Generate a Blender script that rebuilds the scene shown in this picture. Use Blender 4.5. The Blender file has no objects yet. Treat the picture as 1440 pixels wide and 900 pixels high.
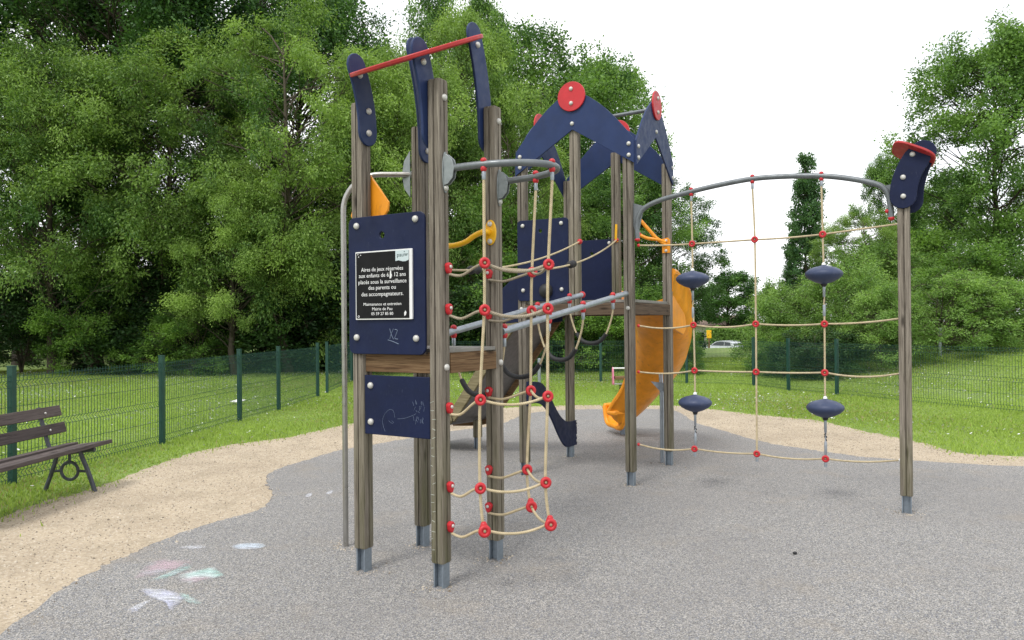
import bpy, bmesh, math, random
import numpy as np
from mathutils import Vector, Matrix
random.seed(7); RNG = np.random.default_rng(11)
sc = bpy.context.scene
COL = sc.collection
PI = math.pi
R = math.radians

# ------------------------------------------------------------------ camera
CAMH, FPX = 1.6, 1060.0
PITCH, ROLL = math.atan(5 / 1060), R(0.5)
F_ = Vector((0, math.cos(PITCH), math.sin(PITCH)))
U0 = Vector((0, -math.sin(PITCH), math.cos(PITCH)))
R0 = Vector((1, 0, 0))
RX = R0 * math.cos(ROLL) - U0 * math.sin(ROLL)
UX = R0 * math.sin(ROLL) + U0 * math.cos(ROLL)
EYE = Vector((0, 0, CAMH))
cam = bpy.data.cameras.new('camera')
cam.sensor_fit = 'HORIZONTAL'; cam.sensor_width = 36; cam.lens = FPX / 1440 * 36
cam.clip_end = 2000; cam.clip_start = 0.05
co = bpy.data.objects.new('camera', cam); COL.objects.link(co)
M = Matrix.Identity(4)
for i, v in enumerate((RX, UX, -F_)):
    for j in range(3): M[j][i] = v[j]
M.translation = EYE
co.matrix_world = M
sc.camera = co

def ray(px, py): return F_ + RX * ((px - 720) / FPX) + UX * ((450 - py) / FPX)
def gnd(px, py, z=0.0):
    d = ray(px, py); return EYE + d * ((z - CAMH) / d.z)
def aty(px, py, Y):
    d = ray(px, py); return EYE + d * (Y / d.y)
def onpl(px, py, p, n):
    d = ray(px, py); return EYE + d * ((Vector(p) - EYE).dot(n) / d.dot(n))
def prj(p):
    q = Vector(p) - EYE; w = q.dot(F_)
    return 720 + FPX * q.dot(RX) / w, 450 - FPX * q.dot(UX) / w
def zof(x, y, py):
    a, b = prj((x, y, 0))[1], prj((x, y, 4))[1]
    return 4 * (py - a) / (b - a)

# ------------------------------------------------------------------ materials
def newmat(name):
    m = bpy.data.materials.new(name); m.use_nodes = True
    nt = m.node_tree; b = nt.nodes['Principled BSDF']
    return m, nt, b
def N(nt, t, **kw):
    n = nt.nodes.new(t)
    for k, v in kw.items(): setattr(n, k, v)
    return n
def L(nt, a, b): nt.links.new(a, b)
def coords(nt, scale=(1, 1, 1), which='Object', loc=(0, 0, 0)):
    tc = N(nt, 'ShaderNodeTexCoord'); mp = N(nt, 'ShaderNodeMapping')
    mp.inputs['Scale'].default_value = scale; mp.inputs['Location'].default_value = loc
    L(nt, tc.outputs[which], mp.inputs['Vector']); return mp.outputs['Vector']
def noise(nt, vec, scale, detail=4, rough=.55, dist=0):
    n = N(nt, 'ShaderNodeTexNoise')
    n.inputs['Scale'].default_value = scale; n.inputs['Detail'].default_value = detail
    n.inputs['Roughness'].default_value = rough; n.inputs['Distortion'].default_value = dist
    L(nt, vec, n.inputs['Vector']); return n.outputs['Fac']
def ramp(nt, fac, stops, interp='LINEAR'):
    r = N(nt, 'ShaderNodeValToRGB'); r.color_ramp.interpolation = interp
    el = r.color_ramp.elements
    while len(el) < len(stops): el.new(.5)
    for e, (p, c) in zip(el, stops):
        e.position = p
        e.color = (c, c, c, 1) if isinstance(c, (int, float)) else (*c, 1)
    L(nt, fac, r.inputs['Fac']); return r.outputs['Color']
def mixc(nt, fac, a, b, mode='MIX'):
    m = N(nt, 'ShaderNodeMix', data_type='RGBA', blend_type=mode)
    for s, v in ((m.inputs[0], fac), (m.inputs[6], a), (m.inputs[7], b)):
        if isinstance(v, (int, float)): s.default_value = v
        elif isinstance(v, tuple): s.default_value = (*v, 1)
        else: L(nt, v, s)
    return m.outputs[2]
def math_(nt, op, a, b=0.0, c=None):
    m = N(nt, 'ShaderNodeMath', operation=op)
    for s, v in zip(m.inputs, (a, b, c)):
        if v is None: continue
        if isinstance(v, (int, float)): s.default_value = v
        else: L(nt, v, s)
    return m.outputs[0]
def bump(nt, b, h, strength=.3, dist=.01):
    n = N(nt, 'ShaderNodeBump'); n.inputs['Strength'].default_value = strength
    n.inputs['Distance'].default_value = dist
    L(nt, h, n.inputs['Height']); L(nt, n.outputs['Normal'], b.inputs['Normal'])

def plastic(name, col, rough=.42, var=.25, dirt=(.12, .11, .09), dirt_amt=.35, spec=.4, scratch=.0):
    m, nt, b = newmat(name)
    v = coords(nt)
    n1 = noise(nt, v, 5, 5)
    c = mixc(nt, ramp(nt, n1, [(.3, 0.), (.75, 1.)]), tuple(x * (1 - var) for x in col), tuple(min(1, x * (1 + var)) for x in col))
    d = ramp(nt, noise(nt, coords(nt, (3, 3, 1)), 6, 8, .65), [(.56, 0.), (.8, dirt_amt)])
    c = mixc(nt, d, c, dirt)
    if scratch:
        s = ramp(nt, noise(nt, coords(nt, (60, 60, 6)), 3, 3, .6, 1.5), [(.66, 0.), (.72, scratch)])
        c = mixc(nt, s, c, (.3, .33, .42))
    L(nt, c, b.inputs['Base Color'])
    L(nt, ramp(nt, noise(nt, v, 14, 4), [(.3, rough - .1), (.7, rough + .14)]), b.inputs['Roughness'])
    b.inputs['Specular IOR Level'].default_value = spec
    bump(nt, b, noise(nt, v, 160, 2), .12, .002)
    return m
def metal(name, col, rough, metallic=1.0, var=.18):
    m, nt, b = newmat(name)
    v = coords(nt)
    n1 = ramp(nt, noise(nt, v, 18, 6, .7), [(.3, 0.), (.7, 1.)])
    L(nt, mixc(nt, n1, tuple(x * (1 - var) for x in col), tuple(min(1, x * (1 + var)) for x in col)), b.inputs['Base Color'])
    L(nt, ramp(nt, noise(nt, v, 30, 4), [(.3, rough - .08), (.7, rough + .12)]), b.inputs['Roughness'])
    b.inputs['Metallic'].default_value = metallic
    return m

def wood_mat(name, base, dark, light, algae=.6, flat=False):
    m, nt, b = newmat(name)
    oi = N(nt, 'ShaderNodeObjectInfo')
    off = N(nt, 'ShaderNodeVectorMath', operation='SCALE'); L(nt, oi.outputs['Location'], off.inputs[0]); off.inputs['Scale'].default_value = 3.1
    tc = N(nt, 'ShaderNodeTexCoord')
    ad = N(nt, 'ShaderNodeVectorMath', operation='ADD'); L(nt, tc.outputs['Object'], ad.inputs[0]); L(nt, off.outputs[0], ad.inputs[1])
    def sc_(s):
        if flat: s = (s[2], s[2], s[0])
        mp = N(nt, 'ShaderNodeMapping'); mp.inputs['Scale'].default_value = s; L(nt, ad.outputs[0], mp.inputs['Vector']); return mp.outputs['Vector']
    g1 = noise(nt, sc_((30, 30, 1.1)), 2.2, 8, .65, .6)
    g2 = noise(nt, sc_((120, 120, 2.0)), 2.0, 4, .6)
    g3 = noise(nt, sc_((5, 5, .9)), 1.6, 5)
    c = mixc(nt, ramp(nt, g1, [(.34, 0.), (.68, 1.)]), dark, light)
    c = mixc(nt, ramp(nt, g3, [(.35, 0.), (.7, .75)]), c, base)
    c = mixc(nt, ramp(nt, g2, [(.33, .85), (.47, 0.)]), c, tuple(x * .28 for x in dark))
    kn = N(nt, 'ShaderNodeTexVoronoi'); kn.inputs['Scale'].default_value = 1.0; L(nt, sc_((9, 9, 2.4)), kn.inputs['Vector'])
    c = mixc(nt, ramp(nt, kn.outputs['Distance'], [(.05, .85), (.16, 0.)]), c, tuple(x * .35 for x in dark))
    c = mixc(nt, 1.0, c, ramp(nt, oi.outputs['Random'], [(0, (.80, .79, .78)), (1, (1.12, 1.10, 1.07))]), 'MULTIPLY')
    if algae:
        sp = N(nt, 'ShaderNodeSeparateXYZ'); L(nt, tc.outputs['Object'], sp.inputs[0])
        hz = math_(nt, 'MULTIPLY_ADD', sp.outputs['Z'], -.75, .95)
        an = noise(nt, sc_((9, 9, 1.0)), 1.5, 5, .6)
        f = math_(nt, 'MULTIPLY', ramp(nt, hz, [(0., 0.), (.85, 1.)]), ramp(nt, an, [(.38, 0.), (.62, algae)]))
        c = mixc(nt, f, c, (.115, .116, .050))
    L(nt, c, b.inputs['Base Color']); b.inputs['Roughness'].default_value = .85
    b.inputs['Specular IOR Level'].default_value = .2
    bump(nt, b, mixc(nt, .5, g1, g2), .55, .004)
    return m

def rope_mat(name, c0, c1, turns=3.0, pitch=28.0):
    m, nt, b = newmat(name)
    uv = N(nt, 'ShaderNodeUVMap'); sp = N(nt, 'ShaderNodeSeparateXYZ'); L(nt, uv.outputs[0], sp.inputs[0])
    t = math_(nt, 'ADD', math_(nt, 'MULTIPLY', sp.outputs['X'], turns), math_(nt, 'MULTIPLY', sp.outputs['Y'], pitch * turns))
    s = math_(nt, 'ABSOLUTE', math_(nt, 'SUBTRACT', math_(nt, 'FRACT', t), .5))
    h = ramp(nt, math_(nt, 'MULTIPLY', s, 2.0), [(0., 1.), (.75, .8), (1., 0.)])
    v = coords(nt)
    n1 = noise(nt, v, 25, 5)
    c = mixc(nt, ramp(nt, n1, [(.3, 0.), (.7, 1.)]), c0, c1)
    c = mixc(nt, ramp(nt, h, [(0., .75), (.5, 0.)]), c, tuple(x * .4 for x in c0))
    c = mixc(nt, ramp(nt, noise(nt, v, 7, 4), [(.5, 0.), (.8, .45)]), c, (.25, .22, .16))
    L(nt, c, b.inputs['Base Color']); b.inputs['Roughness'].default_value = .75
    bump(nt, b, h, .8, .004)
    return m

def leaf_mat(name, dark, light, trans=.35, spec=.25, straw=None):
    m, nt, b = newmat(name)
    at = N(nt, 'ShaderNodeAttribute', attribute_name='tint')
    oi = N(nt, 'ShaderNodeObjectInfo')
    f = math_(nt, 'ADD', at.outputs['Fac'], math_(nt, 'MULTIPLY_ADD', oi.outputs['Random'], .25, -.12))
    c = ramp(nt, f, ([(.0, straw), (.10, straw)] if straw else []) + [(.14 if straw else .05, tuple(x * .8 for x in dark)), (.45, tuple((a + q) * .5 for a, q in zip(dark, light))), (.95, light)])
    L(nt, c, b.inputs['Base Color']); b.inputs['Roughness'].default_value = .5
    b.inputs['Specular IOR Level'].default_value = spec
    tr = N(nt, 'ShaderNodeBsdfTranslucent')
    L(nt, mixc(nt, 1.0, c, (1.15, 1.2, .6), 'MULTIPLY'), tr.inputs['Color'])
    mx = N(nt, 'ShaderNodeMixShader'); mx.inputs[0].default_value = trans
    out = nt.nodes['Material Output']
    L(nt, b.outputs[0], mx.inputs[1]); L(nt, tr.outputs[0], mx.inputs[2]); L(nt, mx.outputs[0], out.inputs['Surface'])
    return m

MT = {}
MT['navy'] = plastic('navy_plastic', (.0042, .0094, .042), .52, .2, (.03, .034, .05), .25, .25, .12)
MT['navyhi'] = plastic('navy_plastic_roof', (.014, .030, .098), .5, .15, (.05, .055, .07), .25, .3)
MT['red'] = plastic('red_plastic', (.50, .022, .030), .42, .18, (.22, .05, .04), .3)
MT['redfade'] = plastic('faded_red_plastic', (.42, .028, .03), .5, .2, (.3, .2, .18), .3)
MT['orange'] = plastic('orange_plastic', (.78, .29, .014), .40, .18, (.26, .10, .02), .75)
MT['yellow'] = plastic('yellow_plastic', (.85, .46, .015), .36, .1, (.45, .25, .04), .3)
MT['pod'] = plastic('blue_rubber', (.035, .050, .105), .48, .12, (.15, .16, .19), .3)
MT['black'] = plastic('black_rubber', (.018, .018, .02), .6, .2, (.08, .075, .07), .4)
MT['pink'] = plastic('pink_plastic', (.70, .22, .34), .45, .1)
MT['galv'] = metal('galvanised_steel', (.31, .34, .375), .42, .6)
MT['pipe'] = metal('grey_steel_pipe', (.15, .165, .175), .42, .35)
MT['bracket'] = metal('bracket_steel', (.24, .265, .27), .45, .45)
MT['steel'] = metal('stainless_steel', (.36, .35, .33), .34, .9, .08)
MT['bolt'] = metal('bolt_cap', (.50, .49, .46), .45, .3)
MT['footing'] = metal('footing_steel', (.23, .27, .31), .5, .6)
MT['slidesheet'] = metal('slide_sheet', (.22, .21, .205), .45, .6)
MT['wood'] = wood_mat('weathered_wood', (.215, .190, .158), (.095, .080, .064), (.325, .293, .248), .6)
MT['beam'] = wood_mat('brown_beam', (.19, .115, .06), (.085, .042, .02), (.30, .20, .11), 0, True)
MT['darkbeam'] = wood_mat('dark_beam', (.12, .085, .06), (.06, .04, .028), (.17, .125, .09), 0, True)
MT['oldboard'] = wood_mat('mossy_board', (.22, .19, .11), (.12, .10, .05), (.29, .255, .155), 0, True)
MT['deck'] = plastic('grey_deck', (.22, .21, .19), .7, .2, (.1, .09, .07), .5)
MT['rope'] = rope_mat('cream_rope', (.46, .37, .22), (.60, .50, .32))
MT['ropegrey'] = rope_mat('grey_twisted_rope', (.27, .225, .155), (.38, .325, .24), 3, 24)
MT['green'] = metal('green_fence_paint', (.007, .048, .037), .45, .0, .15)
MT['benchslat'] = wood_mat('bench_slat', (.10, .082, .080), (.065, .052, .052), (.14, .118, .112), 0, True)
MT['benchiron'] = metal('bench_iron', (.065, .07, .085), .5, .3)
MT['white'] = plastic('white_paint', (.75, .75, .74), .5, .05)
MT['sign_black'] = plastic('notice_black', (.009, .009, .010), .6, .1, (.03, .03, .03), .2, .15)
MT['letter'] = plastic('notice_white', (.70, .70, .70), .5, .05, (.5, .5, .5), .2)
MT['logo_pale'] = plastic('notice_pale', (.48, .56, .58), .5, .05, (.4, .45, .45), .2)
MT['logo_dark'] = plastic('notice_logo', (.03, .06, .07), .5, .05)
MT['scribble'] = plastic('chalk_scribble', (.15, .19, .27), .8, .3)
MT['trunk'] = wood_mat('bark', (.055, .043, .032), (.028, .021, .015), (.085, .07, .052), 0)
MT['twig'] = wood_mat('pale_bark', (.10, .085, .065), (.055, .045, .034), (.15, .13, .10), 0)
MT['robinia'] = leaf_mat('feathery_leaf', (.070, .155, .036), (.315, .460, .110), .36)
MT['oak'] = leaf_mat('dark_leaf', (.028, .085, .024), (.110, .225, .052), .28)
MT['mid'] = leaf_mat('mid_leaf', (.060, .145, .038), (.235, .390, .095), .36)
MT['shrubleaf'] = leaf_mat('shrub_leaf', (.070, .160, .035), (.220, .370, .075), .45)
MT['lightshrub'] = leaf_mat('light_shrub_leaf', (.125, .240, .060), (.300, .460, .130), .45)
MT['shade'] = leaf_mat('shade_darkened_leaf', (.018, .048, .016), (.060, .125, .034), .25)  # dark-leaved bush, with the shade under the canopy put into its colour
MT['poplar'] = leaf_mat('poplar_leaf', (.038, .100, .042), (.110, .210, .075), .35)
MT['blade'] = leaf_mat('grass_blade', (.225, .325, .070), (.415, .545, .140), .45, .15, (.42, .36, .19))

# ------------------------------------------------------------------ mesh builder
class MB:
    def __init__(s): s.v = []; s.f = []; s.uv = {}
    def add(s, vs, fs):
        o = len(s.v); s.v += [tuple(v) for v in vs]; s.f += [tuple(i + o for i in f) for f in fs]; return o
    def box(s, c, hx, hy, hz):
        c, hx, hy, hz = Vector(c), Vector(hx), Vector(hy), Vector(hz)
        vs = [c + hx * a + hy * b + hz * d for d in (-1, 1) for b in (-1, 1) for a in (-1, 1)]
        if hx.cross(hy).dot(hz) < 0: vs = [c + hx * a + hy * b + hz * d for d in (1, -1) for b in (-1, 1) for a in (-1, 1)]
        s.add(vs, [(0, 2, 3, 1), (4, 5, 7, 6), (0, 1, 5, 4), (2, 6, 7, 3), (0, 4, 6, 2), (1, 3, 7, 5)])
        return s
    def tube(s, path, r, n=8, caps=True, up=None):
        P = [Vector(p) for p in path]; m = len(P)
        rs = r if isinstance(r, (list, tuple)) else [r] * m
        T = []
        for i in range(m):
            t = P[min(i + 1, m - 1)] - P[max(i - 1, 0)]
            T.append(t.normalized() if t.length > 1e-9 else Vector((0, 0, 1)))
        a = Vector((0, 0, 1)) if abs(T[0].z) < .9 else Vector((1, 0, 0))
        nx = (a - T[0] * a.dot(T[0])).normalized()
        vs, L_ = [], 0; ll = []
        for i in range(m):
            nx = (nx - T[i] * nx.dot(T[i])).normalized(); ny = T[i].cross(nx)
            if i: L_ += (P[i] - P[i - 1]).length
            ll.append(L_)
            for k in range(n):
                q = 2 * PI * k / n
                vs.append(P[i] + (nx * math.cos(q) + ny * math.sin(q)) * rs[i])
        fs = []; uvs = []
        for i in range(m - 1):
            for k in range(n):
                k2 = (k + 1) % n
                fs.append((i * n + k, i * n + k2, (i + 1) * n + k2, (i + 1) * n + k))
                uvs.append(((k / n, ll[i]), ((k + 1) / n, ll[i]), ((k + 1) / n, ll[i + 1]), (k / n, ll[i + 1])))
        f0 = len(s.f); s.add(vs, fs)
        for j, u in enumerate(uvs): s.uv[f0 + j] = u
        if caps:
            o = len(s.v) - len(vs)
            s.f.append(tuple(o + k for k in reversed(range(n)))); s.f.append(tuple(o + (m - 1) * n + k for k in range(n)))
        return s
    def lathe(s, c, axis, prof, n=16):
        c = Vector(c); ax = Vector(axis).normalized()
        a = Vector((0, 0, 1)) if abs(ax.z) < .9 else Vector((1, 0, 0))
        nx = (a - ax * a.dot(ax)).normalized(); ny = ax.cross(nx)
        vs = []
        for r, h in prof:
            for k in range(n):
                q = 2 * PI * k / n; vs.append(c + ax * h + (nx * math.cos(q) + ny * math.sin(q)) * r)
        fs = [(i * n + k, i * n + (k + 1) % n, (i + 1) * n + (k + 1) % n, (i + 1) * n + k) for i in range(len(prof) - 1) for k in range(n)]
        fs.append(tuple(reversed(range(n)))); fs.append(tuple((len(prof) - 1) * n + k for k in range(n)))
        s.add(vs, fs); return s
    def prism(s, poly, o, ax, ay, t, holes=None):
        """poly (x,y) counter-clockwise, extruded from o along ax x ay by t"""
        o, ax, ay = Vector(o), Vector(ax), Vector(ay); nz = ax.cross(ay).normalized()
        n = len(poly)
        vs = [o + ax * x + ay * y for x, y in poly] + [o + ax * x + ay * y + nz * t for x, y in poly]
        fs = [tuple(reversed(range(n))), tuple(range(n, 2 * n))] + [(i, (i + 1) % n, n + (i + 1) % n, n + i) for i in range(n)]
        s.add(vs, fs); return s
    def torus(s, c, axis, R_, r, n=18, m=8):
        c = Vector(c); ax = Vector(axis).normalized()
        a = Vector((0, 0, 1)) if abs(ax.z) < .9 else Vector((1, 0, 0))
        nx = (a - ax * a.dot(ax)).normalized(); ny = ax.cross(nx)
        vs = []
        for i in range(n):
            q = 2 * PI * i / n; d = nx * math.cos(q) + ny * math.sin(q)
            for k in range(m):
                w = 2 * PI * k / m; vs.append(c + d * (R_ + r * math.cos(w)) + ax * (r * math.sin(w)))
        fs = [(i * m + k, ((i + 1) % n) * m + k, ((i + 1) % n) * m + (k + 1) % m, i * m + (k + 1) % m) for i in range(n) for k in range(m)]
        s.add(vs, fs); return s
    def ball(s, c, r, n=12, sc_=(1, 1, 1)):
        m = n // 2; vs = []; c = Vector(c)
        for i in range(m + 1):
            t = PI * i / m
            for k in range(n):
                q = 2 * PI * k / n
                vs.append(c + Vector((math.sin(t) * math.cos(q) * sc_[0], math.sin(t) * math.sin(q) * sc_[1], math.cos(t) * sc_[2])) * r)
        fs = [(i * n + k, (i + 1) * n + k, (i + 1) * n + (k + 1) % n, i * n + (k + 1) % n) for i in range(m) for k in range(n)]
        s.add(vs, fs); return s
    def mesh(s, name, origin, mat, smooth=40):
        me = bpy.data.meshes.new(name); o = Vector(origin)
        me.from_pydata([tuple(Vector(v) - o) for v in s.v], [], s.f); me.update()
        if s.uv:
            ul = me.uv_layers.new(name='UVMap')
            for p in me.polygons:
                u = s.uv.get(p.index)
                if u:
                    for li, q in zip(p.loop_indices, u): ul.data[li].uv = q
        if mat: me.materials.append(mat)
        if smooth:
            me.polygons.foreach_set('use_smooth', [True] * len(me.polygons)); me.set_sharp_from_angle(angle=R(smooth))
        return me

WORG = {}
def link(name, me, parent=None, origin=(0, 0, 0), bevel=0, **props):
    o = bpy.data.objects.new(name, me); COL.objects.link(o)
    org = Vector(origin); WORG[o] = org
    if parent is not None:
        o.parent = parent; o.location = org - WORG[parent]
    else: o.location = org
    if bevel:
        b = o.modifiers.new('bevel', 'BEVEL'); b.width = bevel; b.segments = 2; b.limit_method = 'ANGLE'; b.angle_limit = R(50)
    for k, v in props.items(): o[k] = v
    return o
def part(name, mb, mat, parent=None, origin=None, bevel=0, smooth=40, **props):
    if origin is None:
        a = np.array([tuple(v) for v in mb.v]); lo, hi = a.min(0), a.max(0)
        origin = ((lo[0] + hi[0]) / 2, (lo[1] + hi[1]) / 2, lo[2])
    return link(name, mb.mesh(name, origin, mat, smooth), parent, origin, bevel, **props)
def root(name, loc, label, cat, group=None):
    o = link(name, None, None, loc, label=label, category=cat)
    o.empty_display_size = .2
    if group: o['group'] = group
    return o
_bolt = {}
def bolt(p, n, parent, r=.021):
    n = Vector(n).normalized(); key = (round(n.x, 2), round(n.y, 2), round(n.z, 2), r)
    if key not in _bolt:
        mb = MB(); mb.lathe((0, 0, 0), n, [(r, 0), (r, r * .25), (r * .85, r * .6), (r * .5, r * .8), (r * .08, r * .86)], 14)
        _bolt[key] = mb.mesh('bolt', (0, 0, 0), MT['bolt'])
    return link('bolt', _bolt[key], parent, p)
def cr(pts, n=8, closed=False):
    P = [Vector(p) for p in pts]; out = []; m = len(P)
    rng = range(m if closed else m - 1)
    for i in rng:
        if closed: a, b, c, d = P[i - 1], P[i], P[(i + 1) % m], P[(i + 2) % m]
        else: a, b, c, d = P[max(i - 1, 0)], P[i], P[i + 1], P[min(i + 2, m - 1)]
        for k in range(n):
            t = k / n
            out.append(.5 * ((2 * b) + (c - a) * t + (2 * a - 5 * b + 4 * c - d) * t * t + (3 * b - a - 3 * c + d) * t ** 3))
    if not closed: out.append(P[-1])
    return out
def rrect(x0, y0, x1, y1, r, n=5):
    out = []
    for cx, cy, a in ((x1 - r, y0 + r, -90), (x1 - r, y1 - r, 0), (x0 + r, y1 - r, 90), (x0 + r, y0 + r, 180)):
        for k in range(n + 1):
            q = R(a + 90 * k / n); out.append((cx + r * math.cos(q), cy + r * math.sin(q)))
    return out

# ------------------------------------------------------------------ world and sun
w = bpy.data.worlds.new('World'); sc.world = w; w.use_nodes = True
nt = w.node_tree; bg = nt.nodes['Background']
sky = N(nt, 'ShaderNodeTexSky', sky_type='NISHITA'); sky.sun_disc = False
SUN_EL, SUN_AZ = 58, 215           # azimuth clockwise from +Y
sky.sun_elevation = R(SUN_EL); sky.sun_rotation = R(SUN_AZ); sky.air_density = 1.2; sky.dust_density = 2.0
tc = N(nt, 'ShaderNodeTexCoord'); mp = N(nt, 'ShaderNodeMapping'); mp.inputs['Scale'].default_value = (1, 1, 2.5)
L(nt, tc.outputs['Generated'], mp.inputs['Vector'])
cl = noise(nt, mp.outputs[0], 2.6, 6, .55, .3)
cf = ramp(nt, cl, [(.30, .70), (.48, 1.0)])
cw = ramp(nt, noise(nt, mp.outputs[0], 3.5, 5), [(.32, (7.2, 7.5, 8.0)), (.52, (9.6, 9.7, 9.9))])
L(nt, mixc(nt, cf, sky.outputs[0], cw), bg.inputs['Color'])
bg.inputs['Strength'].default_value = .12
sl = bpy.data.lights.new('sun', 'SUN'); sl.energy = 1.6; sl.angle = R(15); sl.color = (1, .97, .92)
so = bpy.data.objects.new('sun', sl); COL.objects.link(so)
sd = Vector((math.sin(R(SUN_AZ)) * math.cos(R(SUN_EL)), math.cos(R(SUN_AZ)) * math.cos(R(SUN_EL)), math.sin(R(SUN_EL))))
so.rotation_euler = sd.to_track_quat('Z', 'Y').to_euler()
sc.view_settings.view_transform = 'Standard'; sc.view_settings.look = 'None'
sc.view_settings.gamma = 1; sc.view_settings.use_curve_mapping = False
sc.view_settings.exposure = .45
sc.render.engine = 'CYCLES'
sc.cycles.max_bounces = 6; sc.cycles.diffuse_bounces = 3; sc.cycles.transmission_bounces = 4; sc.cycles.transparent_max_bounces = 8

# ------------------------------------------------------------------ ground
def sst(a, b, x):
    t = np.clip((x - a) / (b - a), 0, 1); return t * t * (3 - 2 * t)
def hgt(x, y):
    x = np.asarray(x, float); y = np.asarray(y, float)
    d = (x - 5.4) * .88 + (y - 20.9) * .47
    bank = .95 * sst(.6, 8.5, d) * sst(.36, .46, x / np.maximum(y, 6)) * (1 - sst(34, 44, y))
    drop = -1.85 * sst(44, 78, y)
    return bank + drop + .03 * np.sin(x * .9 + 1.3) * np.sin(y * .7) * sst(22, 30, y)
def hz_(x, y): return float(hgt(x, y))

def grid_ground():
    xs = np.concatenate([np.linspace(-900, -70, 10), np.linspace(-60, 60, 121), np.linspace(70, 900, 10)])
    ys = np.concatenate([np.linspace(-300, -20, 8), np.linspace(-14, 90, 105), np.linspace(100, 1500, 14)])
    X, Y = np.meshgrid(xs, ys); Z = hgt(X, Y)
    v = np.stack([X, Y, Z], -1).reshape(-1, 3)
    nx, ny = len(xs), len(ys)
    i = np.arange(ny - 1)[:, None] * nx + np.arange(nx - 1)[None]
    f = np.stack([i, i + 1, i + nx + 1, i + nx], -1).reshape(-1, 4)
    me = bpy.data.meshes.new('lawn'); me.from_pydata(v.tolist(), [], f.tolist())
    me.polygons.foreach_set('use_smooth', [True] * len(me.polygons))
    return me
m, nt, b = newmat('lawn_ground')
v = coords(nt)
c = mixc(nt, ramp(nt, noise(nt, v, 1.3, 6), [(.3, 0.), (.7, 1.)]), (.165, .250, .048), (.265, .375, .080))
c = mixc(nt, ramp(nt, noise(nt, v, 30, 5), [(.35, .55), (.6, 0.)]), c, (.045, .075, .014))
c = mixc(nt, ramp(nt, noise(nt, v, .45, 5), [(.55, 0.), (.75, .5)]), c, (.30, .29, .12))
L(nt, c, b.inputs['Base Color']); b.inputs['Roughness'].default_value = .9
bump(nt, b, noise(nt, v, 60, 4), .8, .03)
MT['lawn'] = m
me = grid_ground(); me.materials.append(m)
link('lawn', me, None, (0, 0, 0), kind='structure')

# outlines of the rubber surface and of the sand path, walked on the ground
rub_px = [(97, 826), (153, 796), (191, 779), (251, 753), (312, 734), (361, 720.5), (378, 708), (383, 696), (376, 681), (375, 671), (391, 661),
          (418, 652.5), (455, 641), (482, 634), (528, 626), (585, 616), (640, 607), (700, 599), (724, 589), (745, 582), (797, 577.5), (849, 576.5),
          (900, 576), (949, 579), (981, 596), (1021, 608), (1078, 624), (1140, 634), (1182, 640), (1223, 645), (1300, 650), (1395, 656)]
rub = [Vector((-2.9, -6, 0)), Vector((-2.35, 1.0, 0)), gnd(45, 861)] + [gnd(*p) for p in rub_px] + [Vector((8.2, 7.2, 0)), Vector((11, 3, 0)), Vector((11, -6, 0))]
pat_px = [(45, 712), (90, 699), (150, 681), (200, 662), (255, 642), (320, 627), (395, 617), (440, 608), (480, 599), (530, 589), (580, 582), (640, 577),
          (700, 574), (760, 571.5), (820, 570), (880, 570), (949, 571), (1000, 576), (1060, 583), (1110, 588), (1150, 592), (1200, 603), (1300, 624), (1395, 641)]
pat = [Vector((-5.0, -7, 0)), Vector((-4.35, 0, 0)), Vector((-4.15, 3, 0)), Vector((-4.2, 5, 0))] + [gnd(*p) for p in pat_px] + [Vector((8.6, 8.3, 0)), Vector((12.6, 4, 0)), Vector((12.6, -7, 0))]
def outline(pts, jit, seed, n=10):
    r = random.Random(seed); out = []
    P = cr(pts, n, True)
    for i, p in enumerate(P):
        out.append((p.x + r.gauss(0, jit), p.y + r.gauss(0, jit)))
    return out
RUB = outline(rub, .012, 1); PAT = outline(pat, .02, 2)
def sheet(name, poly, z, mat, skirt=.03):
    bm = bmesh.new()
    vs = [bm.verts.new((x, y, z)) for x, y in poly]
    es = [bm.edges.new((vs[i], vs[(i + 1) % len(vs)])) for i in range(len(vs))]
    bmesh.ops.triangle_fill(bm, edges=es, use_beauty=True)
    bmesh.ops.recalc_face_normals(bm, faces=bm.faces)
    for f in bm.faces:
        if f.normal.z < 0: f.normal_flip()
    lo = [bm.verts.new((x, y, z - skirt)) for x, y in poly]
    for i in range(len(vs)):
        j = (i + 1) % len(vs); bm.faces.new((vs[i], lo[i], lo[j], vs[j]))
    me = bpy.data.meshes.new(name); bm.to_mesh(me); bm.free(); me.materials.append(mat)
    return link(name, me, None, (0, 0, 0), kind='structure')
m, nt, b = newmat('rubber_granules')
v = coords(nt)
def vor(nt, v, s):
    n = N(nt, 'ShaderNodeTexVoronoi'); n.inputs['Scale'].default_value = s; L(nt, v, n.inputs['Vector']); return n
v1 = vor(nt, v, 205); v2 = vor(nt, v, 135)
sp = N(nt, 'ShaderNodeSeparateColor'); L(nt, v1.outputs['Color'], sp.inputs[0])
sp2 = N(nt, 'ShaderNodeSeparateColor'); L(nt, v2.outputs['Color'], sp2.inputs[0])
c = ramp(nt, sp.outputs[0], [(0, (.06, .059, .058)), (.14, (.132, .128, .124)), (.32, (.215, .207, .197)), (.60, (.28, .268, .252)), (.84, (.375, .358, .332)), (.96, (.50, .475, .44))], 'CONSTANT')
c = mixc(nt, ramp(nt, sp2.outputs[1], [(.80, 0.), (.82, .55)]), c, (.12, .14, .19))
c = mixc(nt, ramp(nt, sp2.outputs[2], [(.86, 0.), (.88, .55)]), c, (.56, .53, .48))
big = noise(nt, v, .55, 6, .6)
c = mixc(nt, ramp(nt, big, [(.35, .38), (.6, 0.)]), c, (.175, .165, .16))
st = noise(nt, v, 1.6, 6, .65)
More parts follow.
